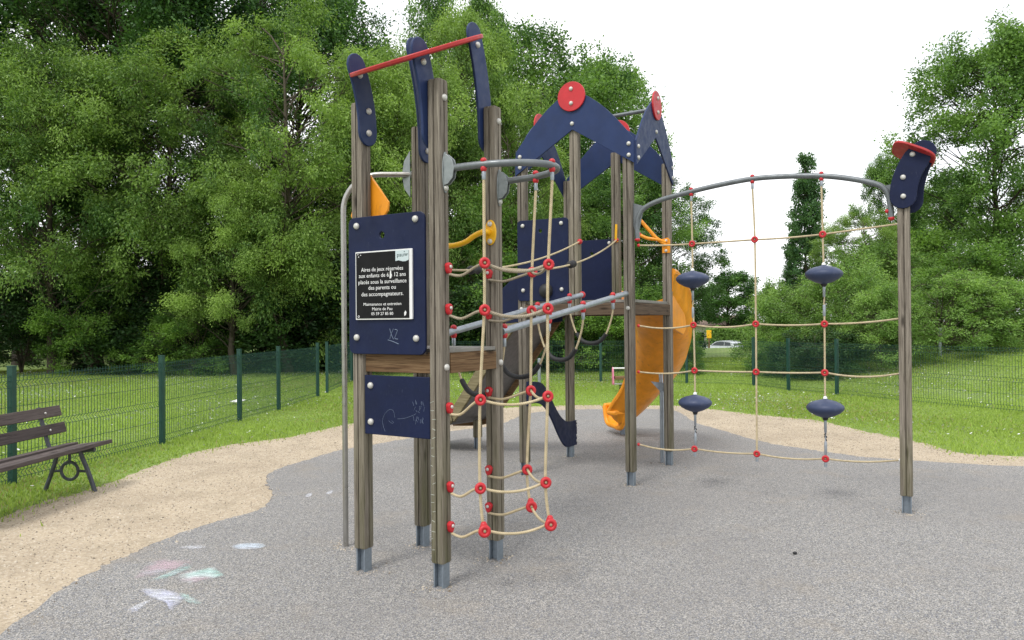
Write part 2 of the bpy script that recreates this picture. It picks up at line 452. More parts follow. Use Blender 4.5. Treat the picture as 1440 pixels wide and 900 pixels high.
c = mixc(nt, ramp(nt, st, [(.54, 0.), (.76, .42)]), c, (.27, .225, .17))
L(nt, c, b.inputs['Base Color']); b.inputs['Roughness'].default_value = .85
bump(nt, b, math_(nt, 'SUBTRACT', 1.0, v1.outputs['Distance']), .6, .004)
MT['rubber'] = m
m, nt, b = newmat('sand_path')
v = coords(nt)
c = mixc(nt, ramp(nt, noise(nt, v, 1.1, 6, .6), [(.3, 0.), (.7, 1.)]), (.31, .25, .18), (.45, .37, .27))
v1 = vor(nt, v, 70); sp = N(nt, 'ShaderNodeSeparateColor'); L(nt, v1.outputs['Color'], sp.inputs[0])
c = mixc(nt, .28, c, ramp(nt, sp.outputs[0], [(0, (.22, .17, .11)), (.2, (.42, .34, .24)), (.6, (.56, .47, .34)), (.9, (.72, .65, .54))], 'CONSTANT'))
c = mixc(nt, ramp(nt, noise(nt, v, 2.6, 6, .7), [(.52, 0.), (.74, .55)]), c, (.20, .165, .11))
c = mixc(nt, ramp(nt, noise(nt, v, .8, 6, .7), [(.62, 0.), (.8, .45)]), c, (.13, .16, .05))
L(nt, c, b.inputs['Base Color']); b.inputs['Roughness'].default_value = .95
bump(nt, b, mixc(nt, .5, noise(nt, v, 45, 5), v1.outputs['Distance']), .6, .012)
MT['sand'] = m
sheet('sand_path', PAT, .006, MT['sand'])
sheet('rubber_surface', RUB, .016, MT['rubber'])
ZR = .016

def inpoly(px, py, poly):
    P = np.array(poly); x0, y0 = P[:, 0], P[:, 1]; x1, y1 = np.roll(x0, -1), np.roll(y0, -1)
    ins = np.zeros(len(px), bool)
    for a, b_, c_, d in zip(x0, y0, x1, y1):
        if b_ == d: continue
        k = ((b_ > py) != (d > py)) & (px < (c_ - a) * (py - b_) / (d - b_) + a); ins ^= k
    return ins

def raw_mesh(name, verts, faces4, mat, tint=None, tri=False):
    me = bpy.data.meshes.new(name); nv, nf = len(verts), len(faces4); k = faces4.shape[1]
    me.vertices.add(nv); me.vertices.foreach_set('co', np.ascontiguousarray(verts, np.float32).ravel())
    me.loops.add(nf * k); me.loops.foreach_set('vertex_index', np.ascontiguousarray(faces4, np.int32).ravel())
    me.polygons.add(nf); me.polygons.foreach_set('loop_start', np.arange(nf, dtype=np.int32) * k)
    me.update(calc_edges=True)
    if tint is not None:
        a = me.attributes.new('tint', 'FLOAT', 'POINT'); a.data.foreach_set('value', np.ascontiguousarray(tint, np.float32))
    me.materials.append(mat); return me

# grass blades and daisies
def lawn_points(n, rmin, rmax, pw=1.0, edge=True):
    ang = RNG.uniform(-.66, .66, n); t = RNG.random(n)
    r = (rmin ** pw + t * (rmax ** pw - rmin ** pw)) ** (1 / pw)
    x, y = r * np.sin(ang), r * np.cos(ang)
    jx = x + RNG.normal(0, .07, n) + RNG.exponential(.07, n) * RNG.choice([-1, 1], n); jy = y + RNG.normal(0, .10, n) + RNG.exponential(.12, n) * RNG.choice([-1, 1], n)
    ok = ~inpoly(jx, jy, PAT) & ~inpoly(x, y, RUB)
    return x[ok], y[ok]
def blades():
    x, y = lawn_points(620000, 4.5, 34, 1.15)
    # a few tufts straying onto the path edge
    n = len(x); d = np.hypot(x, y)
    h = RNG.uniform(.015, .050, n) * (1 + .5 * np.sin(x * 1.7 + 2) * np.sin(y * 1.3)) * (1 + sst(26, 32, d) * .6)
    wd = (.004 + .00055 * d) * RNG.uniform(.7, 1.3, n)
    a = RNG.uniform(0, 2 * PI, n); lean = RNG.uniform(.1, .9, n) * h; la = RNG.uniform(0, 2 * PI, n)
    z = hgt(x, y)
    b0 = np.stack([x - np.cos(a) * wd, y - np.sin(a) * wd, z - .005], -1)
    b1 = np.stack([x + np.cos(a) * wd, y + np.sin(a) * wd, z - .005], -1)
    tp = np.stack([x + np.cos(la) * lean, y + np.sin(la) * lean, z + h], -1)
    v = np.stack([b0, b1, tp], 1).reshape(-1, 3); f = np.arange(3 * n).reshape(-1, 3)
    t = np.clip(RNG.normal(.5, .2, n) + .24 * np.sin(x * .8 + .6 * np.sin(y * .5)) * np.cos(y * .45), 0, 1)
    return raw_mesh('grass', v, f, MT['blade'], np.repeat(t, 3))
link('grass', blades(), None, (0, 0, 0), kind='stuff')
def daisies():
    x, y = lawn_points(42000, 5.5, 32, 1.5)
    cl = np.sin(x * .9 + 1.1 * np.sin(y * .6)) * np.cos(y * .55 + x * .3) + RNG.normal(0, .45, len(x))
    k = cl > .25; x, y = x[k], y[k]; n = len(x); r = RNG.uniform(.010, .020, n)
    z = hgt(x, y) + RNG.uniform(.04, .075, n)
    q = np.arange(6) * PI / 3; tx, ty = RNG.normal(0, .35, n), RNG.normal(-.45, .3, n)
    vx = x[:, None] + r[:, None] * np.cos(q); vy = y[:, None] + r[:, None] * np.sin(q)
    vz = z[:, None] + r[:, None] * (tx[:, None] * np.cos(q) + ty[:, None] * np.sin(q))
    v = np.stack([vx, vy, vz], -1).reshape(-1, 3)
    return raw_mesh('daisies', v, np.arange(6 * n).reshape(-1, 6), MT['white'])
FEET = [(-.945, 4.875), (-.45, 4.565), (-.12, 5.09), (-.66, 5.42), (.124, 7.888), (1.15, 7.35), (1.734, 8.386), (.68, 8.94), (3.233, 6.205), (-.448, 9.578), (-1.204, 5.402)]
def pebbles():
    n = 130000; x = RNG.uniform(-5.5, 7.5, n); y = RNG.uniform(3.0, 15, n)
    far_ = np.where(RNG.random(n) < .2, 3.0, 1.0); jx = x + RNG.normal(0, .05, n) * far_; jy = y + RNG.normal(0, .07, n) * far_
    ok = inpoly(x, y, PAT) & ~inpoly(jx, jy, RUB); x, y = x[ok], y[ok]; n = len(x)
    fx, fy = [], []
    for p in FEET:
        k = int(RNG.integers(35, 80)); a = RNG.uniform(0, 2 * PI, k); q = .05 + RNG.exponential(.055, k); fx.append(p[0] + q * np.cos(a)); fy.append(p[1] + q * np.sin(a))
    x = np.concatenate([x] + fx); y = np.concatenate([y] + fy); n = len(x)
    z = np.where(inpoly(x, y, RUB), .016, .006); r = RNG.uniform(.0025, .0075, n) * np.where(RNG.random(n) < .03, 1.8, 1.0)
    q = np.arange(5) * 2 * PI / 5; a0 = RNG.uniform(0, 6, n)
    vx = x[:, None] + r[:, None] * np.cos(q + a0[:, None]) * RNG.uniform(.7, 1.2, (n, 5)); vy = y[:, None] + r[:, None] * np.sin(q + a0[:, None]) * RNG.uniform(.7, 1.2, (n, 5))
    base = np.stack([vx, vy, np.repeat(z[:, None], 5, 1)], -1); top = np.stack([x + RNG.normal(0, .2, n) * r, y, z + r * 1.0], -1)[:, None]
    v = np.concatenate([base, top], 1).reshape(-1, 3); o = (np.arange(n) * 6)[:, None, None]
    f = (np.array([[k, (k + 1) % 5, 5] for k in range(5)])[None] + o).reshape(-1, 3)
    return raw_mesh('gravel', v, f, MT['peb'], np.repeat(RNG.random(n), 6))
MT['peb'] = leaf_mat('pebble', (.17, .135, .095), (.56, .49, .39), 0.0)
link('gravel', pebbles(), None, (0, 0, 0), kind='stuff')
link('daisies', daisies(), None, (0, 0, 0), kind='stuff')

# ================================================================== the climbing frame
Zv = Vector((0, 0, 1))
def axes(deg): return Vector((math.cos(R(deg)), math.sin(R(deg)), 0)), Vector((-math.sin(R(deg)), math.cos(R(deg)), 0))
u1, v1_ = axes(-30.9); T1 = Vector((-.545, 4.983, 0)); H1 = .309
u2, v2_ = axes(-27.85); T2 = Vector((.929, 8.137, 0)); H2 = .596
A = T1 - u1 * H1 - v1_ * H1; B = T1 + u1 * H1 - v1_ * H1; C_ = T1 + u1 * H1 + v1_ * H1; D = T1 - u1 * H1 + v1_ * H1
E_ = T2 - u2 * H2 - v2_ * H2; G = T2 + u2 * (H2 - .034) - v2_ * H2; H = T2 + u2 * H2 + v2_ * H2; Fp = T2 - u2 * H2 + v2_ * H2
Mp = T2 - v2_ * H2; Kp = T2 + v2_ * H2
J = Vector((3.233, 6.205, 0))
PW = .047                                # half a post
CF = root('climbing_frame', (T1.x, T1.y, 0), 'wooden post climbing frame with navy panels, red-noded rope nets and an orange slide', 'climbing frame')

def post_mesh(z0, z1, u, v):
    w, r, g = PW, .016, .006
    prof = []
    side = [(w, -w + r), (w, -g), (w - .016, -g * .35), (w - .016, g * .35), (w, g), (w, w - r), (w - r * .3, w - r * .3)]
    for k in range(4):
        ca, sa = math.cos(k * PI / 2), math.sin(k * PI / 2)
        prof += [(x * ca - y * sa, x * sa + y * ca) for x, y in side]
    mb = MB(); n = len(prof)
    zs = [z0] + list(np.linspace(z0 + .01, z1 - .012, 7)) + [z1]
    for i, z in enumerate(zs):
        k = .93 if i in (0, len(zs) - 1) else 1
        mb.v += [tuple(u * (x * k) + v * (y * k) + Zv * z) for x, y in prof]
    for i in range(len(zs) - 1):
        for k in range(n):
            mb.f.append((i * n + k, i * n + (k + 1) % n, (i + 1) * n + (k + 1) % n, (i + 1) * n + k))
    mb.f.append(tuple(reversed(range(n)))); mb.f.append(tuple((len(zs) - 1) * n + k for k in range(n)))
    return mb
def make_post(p, z1, u, v, foot=.165, z0=None, footdir=None):
    zb = foot if z0 is None else z0
    o = link('post', post_mesh(0, z1 - zb, u, v).mesh('post', (0, 0, 0), MT['wood'], 35), CF, (p.x, p.y, zb))
    if z0 is None:
        mb = MB(); a, b_ = (u, v) if footdir is None else footdir
        c0 = Vector((p.x, p.y, zb / 2 + .004))
        hz = Zv * (zb / 2 + .004)
        mb.box(c0 + a * .031, a * .005, b_ * .034, hz); mb.box(c0 - a * .031, a * .005, b_ * .034, hz); mb.box(c0, a * .0255, b_ * .005, hz)
        part('footing', mb, MT['footing'], o, (p.x, p.y, 0), bevel=.002)
    return o
zt = lambda p, py: zof(p.x, p.y, py)
make_post(A, zt(A, 147), u1, v1_); make_post(B, zt(B, 114), u1, v1_); make_post(C_, zt(C_, 152), u1, v1_, .15); make_post(D, zt(D, 180), u1, v1_)
ZD2 = 1.80                                # upper deck
pE = make_post(E_, 3.28, u2, v2_, .15); make_post(G, 3.30, u2, v2_, .15); make_post(H, 3.36, u2, v2_, .17); make_post(Fp, 3.28, u2, v2_, .17)
make_post(Mp, 3.55, u2, v2_, z0=ZD2 - .12); make_post(Kp, 3.55, u2, v2_, z0=ZD2 - .12)
uj = (J - G).normalized(); vj = Vector((-uj.y, uj.x, 0))
make_post(J, zt(J, 262), uj, vj, .16, footdir=(uj, vj))

def plate(name, poly, o, ax, ay, t, mat, bolts=(), parent=None, bevel=.004, br=.021, **props):
    """flat board: outline (x, y) in the plane (ax, ay) at o, thickness t towards ax x ay; bolts on that face"""
    mb = MB(); mb.prism(poly, o, ax, ay, t)
    pr = part(name, mb, mat, parent or CF, bevel=bevel, smooth=30, **props)
    nz = Vector(ax).cross(Vector(ay)).normalized()
    for x, y in bolts: bolt(Vector(o) + Vector(ax) * x + Vector(ay) * y + nz * t, nz, pr, br)
    return pr

# --- small tower: sign panel, notice, lower panel, deck
f1 = -v1_                                                         # outward normal of the front (A-B) side: u x z = -v
o = A + f1 * (PW + .001)
L1 = 2 * H1
zb_, zt_ = 1.415, 2.285
# a hole is cut by bridging the outline to a small circle near the top
def holed(poly, cx, cy, r, n=10):
    i = min(range(len(poly)), key=lambda k: (poly[k][0] - cx) ** 2 + (poly[k][1] - cy) ** 2 - (1e6 if poly[k][1] > cy else 0))
    circ = [(cx + r * math.cos(-2 * PI * k / n + PI / 2), cy + r * math.sin(-2 * PI * k / n + PI / 2)) for k in range(n + 1)]
    return poly[:i + 1] + circ + poly[i:]
sp_ = rrect(-.052, zb_, L1 - .058, zt_, .045)
k = [i for i, q in enumerate(sp_) if q[1] == max(z for _, z in sp_)]
hx, hzz = .205, zt_ - .115
def hole_panel(name, poly, hx, hy, hr, o, ax, ay, t, mat, bolts, **props):
    bm = bmesh.new(); n = 14
    vo = [bm.verts.new((x, y, 0)) for x, y in poly]
    vi = [bm.verts.new((hx + hr * math.cos(2 * PI * q / n), hy + hr * math.sin(2 * PI * q / n), 0)) for q in range(n)]
    es = [bm.edges.new((vo[i], vo[(i + 1) % len(vo)])) for i in range(len(vo))] + [bm.edges.new((vi[i], vi[(i + 1) % n])) for i in range(n)]
    bmesh.ops.triangle_fill(bm, edges=es, use_beauty=True)
    bmesh.ops.recalc_face_normals(bm, faces=bm.faces)
    if bm.faces[:][0].normal.z > 0: bmesh.ops.reverse_faces(bm, faces=bm.faces)
    r = bmesh.ops.extrude_face_region(bm, geom=bm.faces[:])
    for q in r['geom']:
        if isinstance(q, bmesh.types.BMVert): q.co.z = t
    bmesh.ops.recalc_face_normals(bm, faces=bm.faces)
    bmesh.ops.dissolve_limit(bm, angle_limit=.01, verts=bm.verts, edges=bm.edges)
    mb = MB(); nz = Vector(ax).cross(Vector(ay)).normalized(); bm.verts.index_update()
    mb.v = [tuple(Vector(o) + Vector(ax) * q.co.x + Vector(ay) * q.co.y + nz * q.co.z) for q in bm.verts]
    mb.f = [tuple(q.index for q in f.verts) for f in bm.faces]; bm.free()
    pr = part(name, mb, mat, CF, bevel=.0035, smooth=30, **props)
    for x, y in bolts: bolt(Vector(o) + Vector(ax) * x + Vector(ay) * y + nz * t, nz, pr)
    return pr
hole_panel('sign_panel', sp_, .225, zt_ - .125, .022, o, u1, Zv, .018, MT['navy'],
           [(.02, zt_ - .055), (L1 - .125, zt_ - .045), (.015, zb_ + .105), (L1 - .125, zb_ + .10)], label='navy panel carrying the black notice')
on = o + f1 * .019
nx0, nx1, nz0, nz1 = .018, L1 - .145, 1.632, 2.062
nb = plate('notice_board', rrect(nx0, nz0, nx1, nz1, .003, 1), on, u1, Zv, .012, MT['letter'], bevel=.001)
mb = MB(); mb.prism(rrect(nx0 + .008, nz0 + .008, nx1 - .022, nz1 - .008, .002, 1), on + f1 * .0125, u1, Zv, .002)
part('black_face', mb, MT['sign_black'], nb, smooth=0)
def text_part(name, s, cx, z, size, mat, parent, width=None, o3=None, ax=None):
    cu = bpy.data.curves.new('text', 'FONT'); cu.body = s; cu.size = size; cu.align_x = 'CENTER'; cu.extrude = .0004; cu.resolution_u = 2; cu.offset = 0
    to = bpy.data.objects.new('text', cu); COL.objects.link(to)
    dg = bpy.context.evaluated_depsgraph_get(); dg.update()
    me = bpy.data.meshes.new_from_object(to.evaluated_get(dg)); bpy.data.objects.remove(to); bpy.data.curves.remove(cu)
    sx = 1.0
    if width: 
        xs = [q.co.x for q in me.vertices]; sx = width / (max(xs) - min(xs))
    org = o3 + ax * cx + Zv * z; nz = ax.cross(Zv)
    for q in me.vertices:
        p = q.co.copy(); q.co = ax * (p.x * sx) + Zv * p.y + nz * p.z
    me.materials.clear(); me.materials.append(mat)
    return link(name, me, parent, org)
o3 = on + f1 * .0152
ncx = (nx0 + nx1 - .014) / 2
for s, z, sz, wd in (('Aires de jeux réservées', 1.935, .036, .345), ('aux enfants de 6 à 12 ans', 1.897, .036, .385), ('placés sous la surveillance', 1.857, .036, .395),
                     ('des parents ou', 1.820, .036, .225), ('des accompagnateurs.', 1.780, .036, .345),
                     ('Maintenance et entretien', 1.720, .027, .31), ('Mairie de Pau', 1.690, .027, .165), ('05 59 27 85 80', 1.660, .027, .18)):
    text_part('lettering', s, ncx, z, sz, MT['letter'], nb, wd * .98, o3, u1)
mb = MB(); yy = [nz1 - .008, nz1 - .068]
mb.prism([(nx1 - .125, yy[1] - .004), (nx1 - .10, yy[1]), (nx1 - .07, yy[1] - .008), (nx1 - .045, yy[1] - .008), (nx1 - .022, yy[1]), (nx1 - .022, yy[0]), (nx1 - .125, yy[0])], on + f1 * .0148, u1, Zv, .001)
part('logo_patch', mb, MT['logo_pale'], nb, smooth=0)
text_part('logo_lettering', 'pau', nx1 - .086, nz1 - .046, .036, MT['logo_dark'], nb, .05, on + f1 * .0162, u1)
mb = MB()
for q in range(3): mb.box(on + f1 * .0164 + u1 * (nx1 - .043) + Zv * (nz1 - .031 - .005 * q), u1 * (.016 - .003 * q), Zv * .0011, f1 * .0003)
mb.box(on + f1 * .0164 + u1 * (nx1 - .055) + Zv * (nz1 - .017), u1 * .003, Zv * .003, f1 * .0003)
part('logo_mark', mb, MT['logo_dark'], nb, smooth=0)
mb = MB(); mb.prism([(ncx + .062, 1.885), (ncx + .076, 1.887), (ncx + .075, 1.935), (ncx + .066, 1.93)], on + f1 * .0156, u1, Zv, .0006); part('scratch', mb, MT['letter'], nb, smooth=0)
mb = MB(); mb.prism([(nx1 - .058, 1.652), (nx1 - .046, 1.66), (nx1 - .042, 1.675), (nx1 - .050, 1.685), (nx1 - .06, 1.672)], on + f1 * .0152, u1, Zv, .0006); part('leaf_mark', mb, MT['letter'], nb, smooth=0)
mb = MB(); mb.torus(on + f1 * .0155 + u1 * (nx0 + .027) + Zv * 1.652, f1, .006, .0018, 10, 5); part('ring_mark', mb, MT['letter'], nb, smooth=0)
for q in ((.024, 2.045), (.047, 2.04), (.03, 2.03)):
    mb = MB(); mb.lathe(on + f1 * .0148 + u1 * (nx0 + q[0]) + Zv * q[1], f1, [(.004, 0), (.003, .002)], 8); part('screw', mb, MT['letter'], nb, smooth=0)
def scribble(name, lines, o, ax, parent, mat, w=.0022):
    mb = MB()
    for ln in lines:
        P = cr([Vector(o) + Vector(ax) * x + Zv * z for x, z in ln], 5)
        mb.tube(P, w, 4)
    return part(name, mb, mat, parent, smooth=60)
os_ = o + f1 * .0185
scribble('graffiti', [[(.285, 1.575), (.30, 1.535), (.315, 1.51)], [(.315, 1.575), (.295, 1.54), (.285, 1.51)], [(.325, 1.57), (.345, 1.565), (.335, 1.54), (.325, 1.515), (.35, 1.51)], [(.27, 1.505), (.31, 1.495), (.355, 1.48)]], os_, u1, nb, MT['scribble'])
ol = A + u1 * PW + f1 * .022
lp = plate('lower_panel', [(0.003, .905), (L1 - 2 * PW - .003, .905), (L1 - 2 * PW - .003, 1.28), (.003, 1.28)], ol, u1, Zv, .016, MT['navy'], [(.055, 1.215), (.055, .985)], label='navy lower panel with chalk scribbles')
ols = ol + f1 * .0165
rr = random.Random(5)
scribble('graffiti', [[(.17, .93), (.15, .99), (.17, 1.04), (.21, 1.07), (.24, 1.06), (.25, 1.02)], [(.2, 1.0), (.225, .985), (.24, .99), (.225, 1.0)], [(.27, 1.015), (.32, 1.02), (.37, 1.035), (.41, 1.05)]] +
         [[(x, z), (x + rr.uniform(-.012, .012), z + rr.uniform(.01, .03))] for x, z in [(rr.uniform(.40, .48), rr.uniform(.98, 1.12)) for _ in range(26)]], ols, u1, lp, MT['scribble'], .0008)
zdk = 1.425
mb = MB(); mb.box(T1 + Zv * (zdk + .012), u1 * (H1 + .040), v1_ * (H1 - PW - .002), Zv * .012)
part('deck', mb, MT['deck'], CF, bevel=.004)
for a, b_, nrm, off in ((A, B, -v1_, .012), (B, C_, u1, .034), (D, C_, v1_, .02), (A, D, -u1, .02)):
    mb = MB(); d = (b_ - a).normalized(); mb.box((a + b_) / 2 + nrm * off + Zv * (zdk - .066), d * (H1 - PW - .002), nrm * .014, Zv * .058)
    part('beam', mb, MT['beam'], CF, bevel=.004)
bolt(B + u1 * PW + Zv * (zdk - .085), u1, CF); bolt(C_ + u1 * PW + Zv * (zdk - .085), u1, CF)
bolt(B + u1 * PW + Zv * (zt(B, 114) - .11), u1, CF); bolt(C_ + u1 * PW + Zv * (zt(C_, 152) - .10), u1, CF)
# scratched tally marks on post B
# --- leaning arms and the red disc on the small tower
def banana(top, h0, lean, wdt, n=9):
    """outline of a curved arm: x across, y up from the lower end; leans towards -x"""
    cx = lambda t: -lean * t * t
    Lft, Rgt = [], []
    for i in range(n + 1):
        t = i / n; y = h0 + (top - h0) * t
        sl = -2 * lean * t / (top - h0); q = math.hypot(1, sl); nx, ny = 1 / q, -sl / q
        Lft.append((cx(t) - nx * wdt / 2, y - ny * wdt / 2)); Rgt.append((cx(t) + nx * wdt / 2, y + ny * wdt / 2))
    capT, capB = [], []
    tx = math.atan2(1, -2 * lean / (top - h0))
    for k in range(1, 8):
        a = tx - PI / 2 + PI * k / 8; capT.append((cx(1) + wdt / 2 * math.cos(a), top + wdt / 2 * math.sin(a)))
        a = -PI + PI * k / 8; capB.append((cx(0) + wdt / 2 * math.cos(a), h0 + wdt / 2 * math.sin(a)))
    return Rgt + capT + Lft[::-1] + capB
AW = .165
def arm(p, side, z0, z1, lean):
    t = .018
    poly = banana(z1, z0, lean, AW)
    # plane (v, z): v x z = u
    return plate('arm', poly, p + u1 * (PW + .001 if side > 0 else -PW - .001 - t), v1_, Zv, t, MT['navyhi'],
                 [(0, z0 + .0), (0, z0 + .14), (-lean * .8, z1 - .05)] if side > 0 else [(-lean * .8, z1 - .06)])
zA, zB, zC, zDp = zt(A, 147), zt(B, 114), zt(C_, 152), zt(D, 180)
arm(A, 1, zt(A, 190), zt(A, 103), .10)
arm(B, -1, zt(B, 190), zt(B, 77), .10)
arm(C_, -1, zt(C_, 196), zt(C_, 56), .13)
arm(D, 1, zt(D, 215), zt(D, 80), .13)
# the disc: a plane close to the line of sight, rising from A/B to C/D
dl = aty(492, 106, 4.70); dr = aty(677, 51, 4.86)
ru = (dr - dl); dc = (dl + dr) / 2; RD = ru.length / 2; ru.normalize()
view = (dc - EYE).normalized()
dn = ru.cross(view).normalized(); dn = dn if dn.z > 0 else -dn
dn = (dn + view * .012).normalized(); dv = dn.cross(ru).normalized()
mb = MB(); n = 40
poly = [(RD * math.cos(2 * PI * k / n), RD * .92 * math.sin(2 * PI * k / n)) for k in range(n)]
plate('roof_disc', poly, dc - dn * .014, ru, dv, .026, MT['redfade'], bevel=.006)

# --- steel pole with its top bar and bracket
pl = gnd(486.5, 771)
Dk = D - u1 * (PW + .008)
zbar = zof(D.x, D.y, 245)
pole_path = [Vector((pl.x, pl.y, 0)), Vector((pl.x, pl.y, zbar - .30))] + \
            [Vector((pl.x, pl.y, zbar - .26)) + Vector(((Dk - pl).normalized().x, (Dk - pl).normalized().y, 0)) * (.26 * (1 - math.cos(a))) + Zv * (.26 * math.sin(a)) for a in np.linspace(0, PI / 2, 12)] + [Vector((Dk.x, Dk.y, zbar))]
mb = MB(); mb.tube(pole_path, .0195, 14); part('slide_pole', mb, MT['steel'], CF, (pl.x, pl.y, 0))
mb = MB(); mb.prism([(.03 * math.cos(R(a)), .03 * math.sin(R(a))) for a in range(0, 360, 15)], D - u1 * (PW + .012) + Zv * zbar, -v1_, Zv, .009)
mb.prism([(0, -.17), (.055, -.1), (.075, 0), (.055, .1), (0, .17)], D - u1 * (PW + .02) - v1_ * .03 + Zv * zbar, -u1, Zv, .006)
part('pole_bracket', mb, MT['bracket'], CF, bevel=.002)
# orange grab plate behind post A
pa = A + v1_ * (PW + .004)
def facepoly(px_list, p, n): return [onpl(x, y, p, n) for x, y in px_list]
q = facepoly([(520, 318), (538, 306), (545, 296), (546, 284), (534, 266), (520, 246), (503, 238), (495, 246), (497, 254), (507, 262), (507, 288), (495, 296), (493, 304), (497, 312), (507, 318)], pa, v1_)
poly = [((p - pa).dot(-u1), p.z) for p in q]
area = sum(a[0] * b_[1] - b_[0] * a[1] for a, b_ in zip(poly, poly[1:] + poly[:1]))
plate('grab_plate', poly if area > 0 else poly[::-1], pa, -u1, Zv, .018, MT['orange'], bevel=.004)
# yellow grab bar between D and C with its flange
zg = zof(C_.x, C_.y, 329)
fo = C_ - v1_ * 0 - u1 * 0
fc = C_ - v1_ * (PW + .001)
plate('bar_flange', [(.045 * math.cos(R(a)), .085 * math.sin(R(a))) for a in range(0, 360, 18)], fc + Zv * zg + u1 * .012, u1, Zv, .012, MT['yellow'], [(0, .055), (0, -.06)], bevel=.003, br=.018)
p0 = fc + Zv * zg - v1_ * .012
q = [p0, p0 - v1_ * .05 + Zv * .002, onpl(668, 331, fc - v1_ * .06, v1_), onpl(655, 340, fc - v1_ * .06, v1_), onpl(640, 345, fc - v1_ * .06, v1_), onpl(622, 346, fc - v1_ * .06, v1_), onpl(612, 345, fc - v1_ * .05, v1_)]
mb = MB(); mb.tube(cr(q, 6), .0185, 12); part('grab_bar', mb, MT['yellow'], CF)

# --- rope net around the front of the small tower
zr = zof(B.x, B.y, 240)
def uring(t):                       # t from 0 (post B) to 1 (post C)
    a = -PI / 2 + PI * t
    return T1 + u1 * (H1 + PW + .03 + .545 * math.cos(a) ** .9 if math.cos(a) > 0 else H1 + PW + .03) + v1_ * (H1 * math.sin(a)) + Zv * (zr + .02 * t)
ringp = [uring(t) for t in np.linspace(0.0, 1, 40)]
ringp[0] = B + u1 * PW + Zv * zr; ringp[-1] = C_ + u1 * PW + Zv * (zr + .02)
mb = MB(); mb.tube(ringp, .0215, 12); part('top_rail', mb, MT['pipe'], CF)
for p in (B, C_):
    zz = zr
    mb = MB(); mb.prism([(.03 * math.cos(R(a)), .125 * math.sin(R(a)) - .02) for a in range(0, 360, 15)], p + u1 * (PW + .001) + Zv * zz, v1_, Zv, .008)
    poly = [(0, -.10), (.03, -.095), (.065, -.06), (.075, 0), (.06, .05), (.02, .085), (0, .09)]
    mb.prism(poly, p + u1 * (PW + .008) + v1_ * .012 + Zv * zz, u1, Zv, .006); mb.prism(poly, p + u1 * (PW + .008) - v1_ * .016 + Zv * zz, u1, Zv, .006)
    br_ = part('rail_bracket', mb, MT['bracket'], CF, bevel=.002)
    bolt(p + u1 * (PW + .008) + Zv * (zz - .115), u1, br_, .018)

def ring_node(p, axis, parent, s=1.0):
    mb = MB(); ax = Vector(axis).normalized()
    mb.torus(p, ax, .0215 * s, .0115 * s, 18, 8)
    mb.lathe(Vector(p) - ax * .007 * s, ax, [(.022 * s, 0), (.022 * s, .006 * s)], 14)
    o = part('rope_clamp', mb, MT['red'], parent, smooth=60)
    mb = MB(); mb.ball(Vector(p) + ax * .004 * s, .0085 * s, 10); part('rope_end', mb, MT['rope'], o, smooth=80)
    return o
def post_cap(p, axis, parent, down=(0, 0, -1)):
    """teardrop red holder bolted to a post; axis = outward"""
    ax = Vector(axis).normalized(); dn_ = Vector(down)
    sd = ax.cross(dn_).normalized()
    poly = []
    for k in range(20):
        a = 2 * PI * k / 20; x, y = math.sin(a), -math.cos(a)
        poly.append((x * (.026 if y < 0 else .022), y * .026 if y < 0 else y * .042))
    mb = MB(); mb.prism(poly, Vector(p) , sd, dn_, .03) if sd.cross(dn_).dot(ax) > 0 else mb.prism([(-x, y) for x, y in poly], Vector(p), -sd, dn_, .03)
    o = part('rope_holder', mb, MT['red'], parent, bevel=.006, smooth=60)
    bolt(Vector(p) + ax * .03, ax, o, .011)
    return o
def rope(pts, parent=CF, mat='rope', r=.0085, name='rope', n=8, sm=True):
    mb = MB(); mb.tube(cr(pts, 6) if sm else pts, r, n); return part(name, mb, MT[mat], parent, smooth=80)
def sag(a, b, s, n=4):
    return [Vector(a).lerp(Vector(b), k / n) - Zv * (s * 4 * (k / n) * (1 - k / n)) for k in range(n + 1)]
def pipe_clamp(p, d, parent, name='pipe_clamp', s=1.0):
    """two red half shells around a pipe with a steel ferrule below"""
    d = Vector(d).normalized(); mb = MB()
    mb.ball(Vector(p) + Zv * .024 * s, .021 * s, 12, (1, 1, .9)); mb.ball(Vector(p) - Zv * .026 * s, .021 * s, 12, (1, 1, 1.1))
    o = part(name, mb, MT['red'], parent, smooth=80)
    mb = MB(); mb.lathe(Vector(p) - Zv * .095 * s, Zv, [(.0105 * s, 0), (.0125 * s, .006), (.0125 * s, .05 * s), (.009 * s, .055 * s)], 12); part('ferrule', mb, MT['galv'], o)
    return o

def ringat(px):
    best = min(ringp[3:-3], key=lambda p: abs(prj(p)[0] - px)); return best
# the three hanging ropes
i1 = min(range(3, 22), key=lambda i: abs(prj(ringp[i])[0] - 681)); i3 = min(range(24, 38), key=lambda i: abs(prj(ringp[i])[0] - 754))
i2m = max(range(40), key=lambda i: prj(ringp[i])[0]); i2 = min(range(8, i2m + 1), key=lambda i: abs(prj(ringp[i])[0] - 776))
tops = [ringp[i1], ringp[i2], ringp[i3]]
LEV = [(370, 372, 383), (436, 434, 437), (562, 557, 549), (686, 678, 660), (745, 736, 711)]
XP = [[(681, 681, 675, 675, 680), 0], [(771, 770, 770, 767, 773), 0], [(748, 747, 746, 741, 746), 0]]
nodes = []
for k in range(3):
    t = tops[k]; nrm = Vector((0, 1, 0)); col = []
    for lv in range(5):
        col.append(onpl(XP[k][0][lv], LEV[lv][k], t, nrm))
    nodes.append(col)
    pc = pipe_clamp(t, (1, 0, 0), CF, s=.95)
    rope([t - Zv * .09] + col, r=.009)
outs = [(-v1_ + u1 * .5), (u1 - v1_ * .6), (u1 * .6 - v1_ * .5)]
outs = [(EYE - t).normalized() * 1.0 + u1 * .25 for t in tops]
